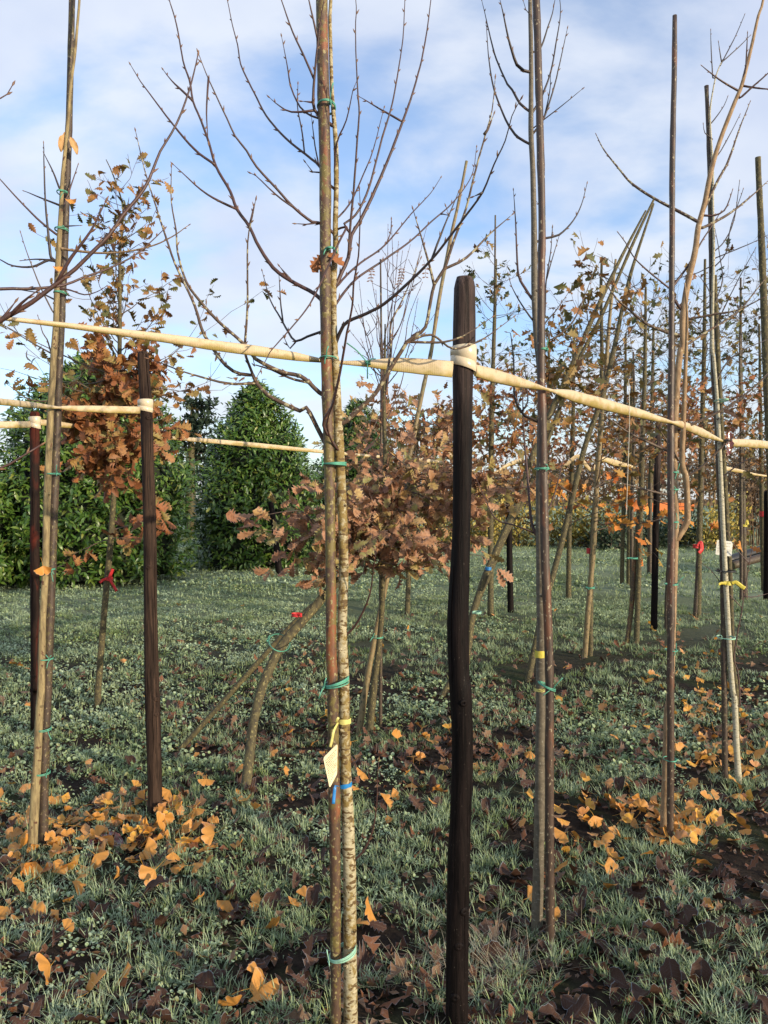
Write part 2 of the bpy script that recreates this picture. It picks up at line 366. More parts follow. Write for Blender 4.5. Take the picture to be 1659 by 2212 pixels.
def strapmat():
    m, nt, b, nd, L = mat('cream webbing with algae')
    tc = nd('ShaderNodeTexCoord'); uv = nd('ShaderNodeSeparateXYZ'); L(tc.outputs['UV'], uv.inputs[0])
    n1 = noise(nd, L, tc.outputs['Object'], 14, (1, 1, 1), 5, .6); n2 = noise(nd, L, tc.outputs['Object'], 3, (1, 1, 1), 3)
    a = nd('ShaderNodeMath', operation='MULTIPLY_ADD'); a.inputs[1].default_value = -.6; L(uv.outputs[0], a.inputs[0]); L(n1, a.inputs[2])
    a2 = nd('ShaderNodeMath', operation='MULTIPLY_ADD'); a2.inputs[1].default_value = .4; L(n2, a2.inputs[0]); L(a.outputs[0], a2.inputs[2])
    c = mixc(nd, L, step(nd, L, a2.outputs[0], .36, .62), (.54, .43, .27), (.33, .25, .07))
    n4 = noise(nd, L, tc.outputs['Object'], 30, (1, 1, 1), 3); c = mixc(nd, L, step(nd, L, n4, .52, .74), c, (.40, .29, .14)); n6 = noise(nd, L, tc.outputs['Object'], 120, (1, 1, 1), 4, .7); c = mixc(nd, L, step(nd, L, n6, .6, .75), c, (.20, .15, .07))
    L(c, b.inputs['Base Color']); b.inputs['Roughness'].default_value = .6
    wv = nd('ShaderNodeTexWave'); wv.inputs['Scale'].default_value = 60; L(tc.outputs['Object'], wv.inputs[0])
    bp = nd('ShaderNodeBump'); bp.inputs['Strength'].default_value = .12; bp.inputs['Distance'].default_value = .002; L(wv.outputs['Fac'], bp.inputs['Height']); L(bp.outputs[0], b.inputs['Normal'])
    return m
M['strap'] = strapmat()
def plain(name, col, rough=.5, var=.25, spec=.5):
    m, nt, b, nd, L = mat(name); tc = nd('ShaderNodeTexCoord').outputs['Object']
    n = noise(nd, L, tc, 60, (1, 1, 1), 3); c = mixc(nd, L, step(nd, L, n, .3, .7), tuple(v * (1 - var) for v in col), tuple(min(1, v * (1 + var)) for v in col))
    L(c, b.inputs['Base Color']); b.inputs['Roughness'].default_value = rough; b.inputs['Specular IOR Level'].default_value = spec
    return m
M['wrap'] = plain('smooth cream strap', (.62, .52, .36), .25, .08, .6)
M['tie'] = plain('green rubber tie', (.09, .33, .22), .5, .25)
M['tie_pale'] = plain('frosted pale green tie', (.28, .50, .36), .6, .2)
M['tie_black'] = plain('black rubber tie', (.02, .02, .02), .5, .2)
M['yellow'] = plain('yellow plastic ribbon', (.62, .52, .08), .4, .12)
M['yellow2'] = plain('pale yellow plastic ribbon', (.62, .55, .17), .45, .15)
M['blue'] = plain('blue plastic ribbon', (.02, .20, .50), .4, .15)
M['red'] = plain('red ribbon', (.55, .03, .03), .5, .2)
M['card'] = plain('cream plastic label', (.80, .66, .40), .5, .05)
M['card_white'] = plain('white plastic label', (.66, .66, .60), .5, .05)
M['ink'] = plain('grey print', (.16, .11, .06), .7, .2)
M['white_string'] = plain('pale string', (.6, .56, .46), .8, .1)

def leafmat(name, stops, frost=.0, rough=.55, vein=None, veinc=(.2, .12, .06), trans=.0, rim=.82, mottle=None, spec=.4, veinf=.65):
    """each leaf picks its own colour from `stops`; frost sits on rims and veins"""
    m, nt, b, nd, L = mat(name)
    g = nd('ShaderNodeNewGeometry'); r = ramp(nd, stops); L(g.outputs['Random Per Island'], r.inputs[0]); c = r.outputs[0]
    tc = nd('ShaderNodeTexCoord')
    if mottle:
        n = noise(nd, L, tc.outputs['Object'], 55, (1, 1, 1), 4, .6); c = mixc(nd, L, step(nd, L, n, .45, .7), c, mottle)
    uv = nd('ShaderNodeSeparateXYZ'); L(tc.outputs['UV'], uv.inputs[0])
    if vein:
        # side veins running out and forward from the midrib
        w = nd('ShaderNodeMath', operation='MULTIPLY_ADD'); w.inputs[1].default_value = -.28; L(uv.outputs[0], w.inputs[0]); L(uv.outputs[1], w.inputs[2])
        s1 = nd('ShaderNodeMath', operation='MULTIPLY'); s1.inputs[1].default_value = vein * 2 * math.pi; L(w.outputs[0], s1.inputs[0])
        s2 = nd('ShaderNodeMath', operation='SINE'); L(s1.outputs[0], s2.inputs[0])
        vv = step(nd, L, s2.outputs[0], .93, 1.0)
        mid = step(nd, L, uv.outputs[0], .09, .03); mxx = nd('ShaderNodeMath', operation='MAXIMUM'); L(vv, mxx.inputs[0]); L(mid, mxx.inputs[1])
        sc = nd('ShaderNodeMath', operation='MULTIPLY'); sc.inputs[1].default_value = veinf; L(mxx.outputs[0], sc.inputs[0])
        c = mixc(nd, L, sc.outputs[0], c, veinc)
    if frost:
        n2 = noise(nd, L, tc.outputs['Object'], 90, (1, 1, 1), 3); e = step(nd, L, uv.outputs[0], rim, 1.0)
        a = nd('ShaderNodeMath', operation='MULTIPLY'); L(e, a.inputs[0]); a.inputs[1].default_value = frost
        n3 = step(nd, L, n2, .56, .78); k = nd('ShaderNodeMath', operation='MULTIPLY_ADD'); k.inputs[1].default_value = frost * .3; L(n3, k.inputs[0]); L(a.outputs[0], k.inputs[2]); k.use_clamp = True
        c = mixc(nd, L, k.outputs[0], c, (.36, .44, .50))
    L(c, b.inputs['Base Color']); b.inputs['Roughness'].default_value = rough; b.inputs['Specular IOR Level'].default_value = spec
    if trans:
        t = nd('ShaderNodeBsdfTranslucent'); L(c, t.inputs[0]); mx = nd('ShaderNodeMixShader'); mx.inputs[0].default_value = trans
        L(b.outputs[0], mx.inputs[1]); L(t.outputs[0], mx.inputs[2]); L(mx.outputs[0], nt.nodes['Material Output'].inputs[0])
    return m
M['oak_brown'] = leafmat('dry russet oak leaf', [(0, (.28, .095, .032)), (.3, (.34, .13, .042)), (.55, (.21, .075, .03)), (.75, (.38, .19, .06)), (.92, (.30, .22, .06)), (1, (.18, .18, .05))], .1, .6, trans=.15, mottle=(.16, .07, .03))
M['oak_orange'] = leafmat('frosted orange oak leaf', [(0, (.38, .19, .10)), (.3, (.48, .26, .135)), (.55, (.31, .14, .075)), (.72, (.48, .30, .12)), (.88, (.36, .29, .09)), (1, (.24, .24, .08))], .3, .65, trans=.15, mottle=(.15, .07, .035))
M['oak_mixed'] = leafmat('turning oak leaf', [(0, (.08, .10, .03)), (.25, (.16, .145, .045)), (.45, (.28, .19, .05)), (.65, (.26, .10, .035)), (.8, (.34, .17, .04)), (1, (.17, .065, .03))], .12, .6, trans=.15, mottle=(.15, .09, .03))
M['oak_green'] = leafmat('greenish oak leaf', [(0, (.05, .07, .025)), (.35, (.09, .10, .035)), (.6, (.16, .14, .045)), (.8, (.23, .15, .045)), (1, (.18, .08, .03))], .12, .6, trans=.15)
M['oak_fire'] = leafmat('orange red oak leaf', [(0, (.55, .16, .03)), (.4, (.60, .28, .04)), (.7, (.40, .10, .03)), (1, (.35, .30, .06))], .05, .6, trans=.2)
M['rowan'] = leafmat('withered rowan leaflet', [(0, (.22, .12, .075)), (1, (.16, .085, .05))], .1, .6)
M['ginkgo'] = leafmat('yellow fan leaf', [(0, (.60, .31, .035)), (.35, (.66, .36, .05)), (.6, (.56, .25, .05)), (.8, (.52, .27, .10)), (1, (.46, .22, .10))], .3, .55, trans=.12, rim=.93, mottle=(.50, .22, .05))
M['tan_leaf'] = leafmat('dry tan leaf', [(0, (.50, .30, .12)), (1, (.44, .25, .10))], .05, .6)
M['magnolia'] = leafmat('large dark brown leaf', [(0, (.018, .010, .008)), (.4, (.034, .017, .011)), (.7, (.06, .026, .013)), (.85, (.11, .045, .018)), (1, (.17, .075, .03))], .6, .6, vein=9, veinc=(.10, .085, .08), rim=.95, spec=.15, veinf=.35)
M['magnolia_wet'] = leafmat('wet red brown leaf', [(0, (.12, .03, .015)), (1, (.14, .035, .02))], .0, .15, vein=9, veinc=(.05, .015, .01), spec=.8)
M['oak_fallen'] = leafmat('fallen brown oak leaf', [(0, (.10, .042, .022)), (.35, (.17, .068, .03)), (.6, (.065, .032, .022)), (.8, (.22, .125, .065)), (1, (.12, .08, .055))], .4, .65, vein=6, veinc=(.2, .13, .08), rim=.88, spec=.2, veinf=.4)
M['laurel'] = leafmat('glossy evergreen leaf', [(0, (.035, .085, .012)), (.4, (.06, .125, .018)), (.75, (.095, .165, .026)), (.95, (.14, .20, .035)), (1, (.20, .21, .04))], .0, .38, vein=None, spec=.5)
M['laurel_core'] = plain('dark core with painted inner shade', (.012, .02, .007), .9, .4)  # near black fill for the bush core, its inner shade painted as colour
M['conifer'] = leafmat('dark needle spray', [(0, (.02, .04, .022)), (.5, (.035, .06, .035)), (1, (.06, .085, .05))], .0, .7)
M['gold'] = leafmat('golden shrub leaf', [(0, (.28, .22, .04)), (.35, (.42, .32, .06)), (.6, (.22, .21, .05)), (.85, (.50, .38, .08)), (1, (.38, .2, .05))], .1, .6)
M['shrub_dark'] = leafmat('dark green shrub leaf', [(0, (.02, .045, .016)), (.6, (.045, .075, .03)), (1, (.10, .12, .06))], .35, .6)
M['wood_far'] = leafmat('far bare twigs', [(0, (.14, .085, .05)), (.4, (.20, .125, .07)), (.7, (.10, .07, .05)), (1, (.26, .16, .07))], .0, .9)
def grassmat(name, stops, frost, fc=(.42, .50, .42)):
    m, nt, b, nd, L = mat(name)
    g = nd('ShaderNodeNewGeometry'); r = ramp(nd, stops); L(g.outputs['Random Per Island'], r.inputs[0])
    tc = nd('ShaderNodeTexCoord'); uv = nd('ShaderNodeSeparateXYZ'); L(tc.outputs['UV'], uv.inputs[0])
    n = noise(nd, L, g.outputs['Position'], 1.1, (1, 1, 1), 3); n2 = noise(nd, L, g.outputs['Position'], 70, (1, 1, 1), 2)
    a = nd('ShaderNodeMath', operation='MULTIPLY'); L(step(nd, L, n, .28, .62), a.inputs[0]); L(step(nd, L, n2, .3, .62), a.inputs[1])
    k = nd('ShaderNodeMath', operation='MULTIPLY_ADD'); k.inputs[1].default_value = frost; L(a.outputs[0], k.inputs[0])
    u2 = nd('ShaderNodeMath', operation='MULTIPLY'); u2.inputs[1].default_value = frost * .5; L(step(nd, L, uv.outputs[1], .2, 1), u2.inputs[0]); L(u2.outputs[0], k.inputs[2]); k.use_clamp = True
    c = mixc(nd, L, k.outputs[0], r.outputs[0], fc); L(c, b.inputs['Base Color']); b.inputs['Roughness'].default_value = .7; b.inputs['Specular IOR Level'].default_value = .2
    return m
M['grass'] = grassmat('frosted grass blade', [(0, (.035, .07, .010)), (.35, (.065, .12, .018)), (.7, (.12, .19, .03)), (.93, (.20, .24, .05)), (1, (.28, .24, .08))], .7, (.48, .57, .38))
M['grass_far'] = grassmat('white frosted grass blade', [(0, (.07, .12, .025)), (.5, (.12, .18, .035)), (1, (.25, .27, .06))], .75, (.46, .57, .38))
M['weed'] = grassmat('frosted low weed leaf', [(0, (.055, .105, .015)), (.5, (.10, .175, .028)), (.85, (.18, .24, .04)), (1, (.26, .23, .05))], .7, (.48, .57, .40))
M['straw'] = grassmat('dry straw', [(0, (.28, .20, .12)), (1, (.36, .28, .18))], .3)
def groundmat():
    m, nt, b, nd, L = mat('soil with moss and frosty turf')
    P = nd('ShaderNodeNewGeometry').outputs['Position']
    n1 = noise(nd, L, P, 22, (1, 1, 1), 6, .65); n2 = noise(nd, L, P, 2.2, (1, 1, 1), 5, .6); n3 = noise(nd, L, P, .25, (1, 1, 1), 4)
    soil = mixc(nd, L, step(nd, L, n1, .35, .7), (.014, .010, .008), (.045, .032, .022))
    soil = mixc(nd, L, step(nd, L, n2, .5, .66), soil, (.035, .045, .018))
    turf = mixc(nd, L, step(nd, L, n1, .3, .7), (.05, .07, .022), (.15, .18, .08)); turf = mixc(nd, L, step(nd, L, n3, .35, .65), turf, (.26, .30, .19))
    sp = nd('ShaderNodeSeparateXYZ'); L(P, sp.inputs[0])
    f = step(nd, L, sp.outputs[1], 6.5, 13); c = mixc(nd, L, f, soil, turf)
    L(c, b.inputs['Base Color']); b.inputs['Roughness'].default_value = .95; b.inputs['Specular IOR Level'].default_value = .1
    bp = nd('ShaderNodeBump'); bp.inputs['Strength'].default_value = .8; bp.inputs['Distance'].default_value = .02; L(n1, bp.inputs['Height']); L(bp.outputs[0], b.inputs['Normal'])
    return m
M['ground'] = groundmat()
M['field'] = plain('pale frosty field', (.26, .34, .22), .95, .15, .1)

# ------------------------------------------------------------------ ground and field
def ground():
    u = np.linspace(-1, 1, 260); xs = np.sinh(u * 6.2) / math.sinh(6.2) * 700
    v = np.linspace(0, 1, 300); ys = -6 + np.sinh(v * 5.6) / math.sinh(5.6) * 900
    X, Y = np.meshgrid(xs, ys); Z = gz(X, Y)
    V = np.stack([X, Y, Z], -1).reshape(-1, 3); n = len(xs)
    i = np.arange(len(ys) - 1)[:, None] * n; j = np.arange(n - 1)[None]
    Q = np.stack([i + j, i + j + 1, i + n + j + 1, i + n + j], -1).reshape(-1, 4)
    b = MB(); b.add(V, None, Q); tag(b.build('ground', M['ground']), kind='structure')
ground()
def field():
    b = MB(); V = [(-160, 40, .02), (220, 40, .02), (320, 175, .6), (-240, 175, .6)]
    b.add(V, None, [(0, 1, 2, 3)]); tag(b.build('field', M['field']), kind='structure')
field()

# ------------------------------------------------------------------ posts
def chamfer(P, R):
    """a cut top: the last stretch narrows like a sawn bevel"""
    P = list(map(np.asarray, P)); R = list(R); d = (P[-1] - P[-2]) / np.linalg.norm(P[-1] - P[-2])
    return np.array(P + [P[-1] + d * .001, P[-1] + d * .013, P[-1] + d * .0135]), np.array(R + [R[-1] * .985, R[-1] * .80, R[-1] * .76])
def post(pix, d, label, mats, name='timber_post', group=None, n=18, lump=.03, seed=0, cracks=4):
    """pix: (x, y, width) from the top down, in annotation pixels; runs on into the soil"""
    P = np.array([W(p[0], p[1], d) for p in pix][::-1]); R = np.array([p[2] / 2 / F * d for p in pix][::-1])
    if P[0][2] > 0.0:
        k = P[0] + (P[0] - P[1]) / np.linalg.norm(P[0] - P[1]) * (P[0][2] + .12); P = np.vstack([k, P]); R = np.r_[R[0], R]
    Ps, v = smooth(P, .05, R); Pc, Rc = chamfer(Ps, v[:, 0])
    base = (float(P[0][0]), float(P[0][1]), 0.0)
    b = MB(); b.tube(Pc, Rc, n, lump, seed); r_ = np.random.default_rng(seed)
    for k in range(cracks):     # drying cracks run down the face
        a = -math.pi / 2 + r_.uniform(-1.0, 1.0); i1 = len(Ps) - 1 if k == 0 else int(r_.integers(8, len(Ps))); i0 = max(0, i1 - int(r_.integers(5, 12))); Q = []
        for i in range(i0, i1 + 1): Q.append(Ps[i] + np.array((math.cos(a + .05 * math.sin(i)), math.sin(a + .05 * math.sin(i)), 0)) * v[i, 0] * .985)
        b.tube(np.array(Q), np.interp(np.arange(len(Q)), [0, len(Q) * .4, len(Q)], [.0004, .0016, .002 if k == 0 else .0004]), 5, .2, k, m=1)
    for k in range(cracks):     # knots
        i = int(r_.integers(4, len(Ps) - 2)); a = -math.pi / 2 + r_.uniform(-1.1, 1.1); o_ = np.array((math.cos(a), math.sin(a), 0)); c = Ps[i] + o_ * v[i, 0] * .93
        b.tube([c, c + o_ * .003, c + o_ * .0052, c + o_ * .004], [.013, .0115, .008, .003], 9, .2, k)
    o = b.build(name, [mats, M['crack']], origin=base)
    return tag(o, label, 'post', group), P
pc = C(1, 0, [(1288, 1742, 118), (1288, 1780, 132), (1287, 2000, 140), (1285, 2150, 140)]) + C(1, 1, [(1278, 160, 132), (1275, 420, 124), (1272, 700, 120), (1270, 1000, 115), (1265, 1300, 116), (1256, 1560, 124), (1248, 1780, 132), (1249, 1950, 130), (1254, 2150, 128)]) + C(1, 2, [(1260, 120, 134), (1270, 330, 134), (1273, 520, 130), (1268, 760, 130), (1262, 980, 128), (1254, 1150, 136), (1248, 1400, 138), (1242, 1700, 140), (1240, 2212, 138)])
pc = [(a, b_, c / 2.857) for a, b_, c in pc]
PC_D = 2.13
post_c, PPC = post(pc, PC_D, 'thick crooked black post nearest the camera with the cream strap round its top', M['post_black'], n=22, lump=.05, seed=3)
ph = [(a, b_, c / 2.857) for a, b_, c in C(0, 1, [(882, 135, 64), (890, 280, 68), (900, 420, 74), (912, 800, 74), (924, 1200, 78), (930, 1700, 82), (938, 2212, 90)]) + C(0, 2, [(942, 200, 92), (950, 500, 90), (960, 960, 84)])]
post_h, PPH = post(ph, 3.6, 'dark brown post with a sawn top standing in front of the first big evergreen', M['post_brown'], seed=4)
pl = [(a, b_, c / 2.857) for a, b_, c in C(0, 1, [(214, 500, 56), (215, 800, 56), (215, 1400, 55), (218, 2212, 54)]) + C(0, 2, [(216, 150, 54), (215, 400, 54)])]
post_l, PPL = post(pl, 5.03, 'black and rust red post behind the pale slim trunk, strap round its head', M['post_red'], seed=5)
pq = [(a, b_, c / 2.857) for a, b_, c in C(2, 1, [(905, 560, 40), (890, 1100, 40), (885, 1300, 40), (876, 1840, 42)])]
post(pq, 8.9, 'narrow black post standing in the grass among the turning oaks', M['post_black'], seed=6, n=12)
py = [(a, b_, c / 2.857) for a, b_, c in C(1, 1, [(1560, 950, 36), (1565, 1400, 38), (1572, 1715, 40)])]
post(py, 10.4, 'short black post half behind the leaning oaks', M['post_black'], seed=7, n=12)
px = [(a, b_, c / 2.857) for a, b_, c in C(2, 1, [(1582, 980, 50), (1580, 1300, 50), (1578, 1570, 50)])]
post(px, 11.5, 'black post at the edge of the view beside the reedy saplings', M['post_black'], seed=8, n=12)
pk = [(a, b_, c) for a, b_, c in [(584, 1085, 12), (590, 1120, 13), (597, 1180, 14), (604, 1243, 15)]]
post(pk, 15.5, 'slanting dark stake propping the second big evergreen', M['post_black'], 'timber_stake', seed=9, n=10)

# ------------------------------------------------------------------ straps
def strap(pts, label, posts=(), sag=0, group='cream straps tied along the tree rows', alg=None):
    """pts: (x, y, depth, half width m, half thickness m, twist deg)"""
    P = np.array([W(p[0], p[1], p[2]) for p in pts]); val = np.array([p[3:6] for p in pts])
    Ps, v = smooth(P, .03, val)
    T = np.gradient(Ps, axis=0); T /= np.linalg.norm(T, axis=1)[:, None]
    side = np.cross(T, (0, 0, 1.0)); side /= np.linalg.norm(side, axis=1)[:, None]; up = np.cross(side, T)
    a = np.radians(v[:, 2])[:, None]; U = up * np.cos(a) + side * np.sin(a)
    root = empty('tree_strap', Ps[0], label, 'strap', group)
    r_ = np.random.default_rng(len(pts)); wv = np.cumsum(r_.normal(size=len(Ps))) * .00025
    b = MB(); b.ribbon(Ps + up * (wv - np.linspace(0, wv[-1], len(wv)))[:, None], v[:, 0], v[:, 1], U, 12); b.build('webbing', M['strap'], root)
    for (c, axis, r, h, tilt) in posts:       # turns round a post
        b = MB(); n = 40; rows = ((-.5, 0.003), (-.48, .0045), (-.12, .0045), (-.1, .003), (-.08, .005), (.46, .005), (.5, .003))
        an = np.arange(n) * 2 * math.pi / n; V = []
        for k, th in rows:
            V.append(np.stack([c[0] + axis[0] * k * h + (r + th) * np.cos(an), c[1] + axis[1] * k * h + (r + th) * np.sin(an), c[2] + k * h + tilt * r * np.cos(an) * (-1 if k < 0 else .25)], 1))
        V = np.vstack(V); k = len(rows); i = np.arange(k - 1)[:, None] * n; j = np.arange(n)[None]; j2 = (j + 1) % n
        b.add(V, None, np.stack([i + j, i + j2, i + n + j2, i + n + j], -1).reshape(-1, 4)); b.build('post_wrap', M['wrap'], root)
    return root
RY = 2.10
cc = W(1001, 772, PC_D)
strap([(-120, 672, 1.40, .004, .004, 0), (0, 686, 1.55, .0045, .0042, 10), (110, 699, 1.63, .0055, .0048, 20), (220, 713, 1.72, .0075, .005, 25), (330, 728, 1.80, .010, .005, 20), (450, 745, 1.88, .0125, .0045, 10), (560, 760, 1.94, .0135, .004, 5), (640, 771, 1.98, .011, .004, 5), (700, 780, 2.035, .005, .004, 0), (745, 784, 2.05, .0055, .004, 0), (800, 786, 2.06, .010, .004, 0), (850, 788, 2.075, .019, .0035, -5), (910, 792, 2.085, .0225, .003, -8), (950, 795, 2.09, .0225, .003, -5), (978, 798, 2.095, .0225, .003, 0)],
      'near cream strap running from the frame edge past the pale trunk to the black post', [(cc, (0.0, 0.0), .0315, .062, .35)])
strap([(1026, 800, 2.12, .017, .006, 0), (1060, 810, 2.2, .020, .010, 0), (1110, 823, 2.32, .018, .011, 0), (1150, 833, 2.42, .011, .008, 0), (1176, 840, 2.51, .005, .004, 0), (1195, 845, 2.56, .006, .005, 0), (1235, 855, 2.68, .020, .010, 0), (1300, 872, 2.88, .023, .012, 0), (1380, 892, 3.08, .019, .012, 0), (1425, 905, 3.2, .012, .008, 0), (1452, 912, 3.31, .006, .005, 0), (1475, 918, 3.4, .018, .011, 0), (1515, 934, 3.64, .022, .012, 0), (1548, 948, 3.9, .010, .008, 0), (1561, 953, 3.98, .006, .005, 0), (1580, 956, 4.06, .02, .008, 0), (1630, 959, 4.4, .024, .008, 0), (1690, 964, 4.8, .022, .008, 0), (1800, 972, 5.5, .02, .008, 0)],
      'rolled cream strap sloping away from the black post past three staked trees')
ch = W(314, 876, 3.6)
strap([(-140, 856, 2.2, .010, .004, 0), (-20, 866, 2.65, .013, .004, 0), (60, 874, 2.98, .012, .004, 0), (108, 879, 3.18, .008, .004, 0), (127, 881, 3.24, .005, .004, 0), (150, 882, 3.3, .011, .004, 0), (220, 884, 3.42, .016, .0035, 0), (302, 886, 3.57, .017, .0035, 0)],
      'thin double cream strap between the pale slim trunk and the dark brown post', [(ch, (0.01, 0), .030, .055, .2)])
cl_ = W(75, 912, 5.03)
strap([(-200, 920, 4.4, .02, .004, 0), (-40, 918, 4.75, .022, .004, 0), (66, 917, 5.0, .022, .004, 0)], 'broad cream strap entering at the frame edge and ending on the rust red post', [(cl_, (0, 0), .032, .07, .3)])
strap([(84, 912, 5.05, .02, .004, 0), (130, 917, 5.25, .02, .004, 0), (190, 925, 5.55, .012, .004, 0), (260, 934, 5.8, .006, .004, 0), (350, 944, 6.0, .012, .004, 0), (440, 951, 6.2, .018, .004, 0), (560, 962, 6.6, .021, .004, 0), (690, 975, 7.1, .016, .004, 0), (800, 985, 7.5, .013, .004, 0), (890, 992, 7.8, .022, .004, 0), (955, 999, 8.1, .018, .004, 0)], 'cream strap passing from the rust red post through the brown oak before the evergreens')
strap([(945, 968, 5.7, .012, .006, 0), (965, 978, 5.72, .014, .006, 10), (990, 996, 5.8, .016, .006, 20), (1020, 1018, 5.9, .009, .006, 20), (1060, 1024, 6.0, .007, .006, 0), (1100, 1003, 6.1, .015, .008, 0), (1125, 995, 6.2, .02, .008, 0)], 'slack loop of cream strap sagging behind the crooked black post')
strap([(888, 990, 5.5, .02, .004, 40), (862, 1028, 5.45, .024, .004, 60), (838, 1072, 5.4, .018, .004, 50), (832, 1094, 5.4, .006, .004, 20)], 'loose olive strap end hanging down among the frosted oak leaves')
strap([(1214, 1012, 7.2, .02, .004, 40), (1230, 998, 7.2, .03, .004, 50), (1247, 985, 7.2, .02, .004, 30), (1262, 1000, 7.3, .02, .004, 30), (1280, 1016, 7.4, .015, .004, 0), (1296, 992, 7.45, .02, .004, 0), (1330, 1000, 7.6, .03, .004, 10), (1372, 1010, 7.9, .012, .004, 0)], 'slack twisted cream strap knotted between two leaning oak stems')
strap([(1560, 1010, 8.5, .025, .005, 0), (1600, 1018, 8.8, .02, .005, 0), (1640, 1026, 9.2, .012, .005, 0), (1720, 1036, 9.8, .012, .005, 0)], 'short far cream strap seen behind the white tagged tree')

# ------------------------------------------------------------------ stakes and trees
def pole(pix, d, label, m, name='wooden_stake', group='wooden stakes beside the young trees', n=10, lump=.05, seed=0, knots=True, d1=None, cat='stake'):
    """pix (x, y, width px) listed from the top down"""
    pix = pix[::-1]
    P = path(pix, d, d1); R = np.array([p[2] / 2 / F * (d if d1 is None else d + (d1 - d) * k / max(1, len(pix) - 1)) for k, p in enumerate(pix)])
    base_out = P[0][2] > -.02
    if base_out and P[0][2] > 0.02 or True:
        u = (P[1] - P[0]) / np.linalg.norm(P[1] - P[0]); k = P[0] - u * ((P[0][2] + .1) / max(.3, u[2])) if P[0][2] > -.1 else P[0]
        P = np.vstack([k, P[1:] if np.linalg.norm(k - P[0]) < .02 else P]); R = np.r_[R[0], R] if len(P) > len(R) else R
    Ps, v = smooth(P, .035, R); R = v[:, 0]
    if knots:
        s = np.r_[0, np.cumsum(np.linalg.norm(np.diff(Ps, axis=0), axis=1))]; r_ = np.random.default_rng(seed + 100)
        for q in np.arange(.2, s[-1], .27): R = R * (1 + .10 * np.exp(-((s - q - r_.random() * .1) / .02) ** 2))
    b = MB(); b.tube(Ps, R, n, lump, seed); base = Ps[0].copy(); base[2] = 0
    return tag(b.build(name, m, origin=base), label, cat, group)
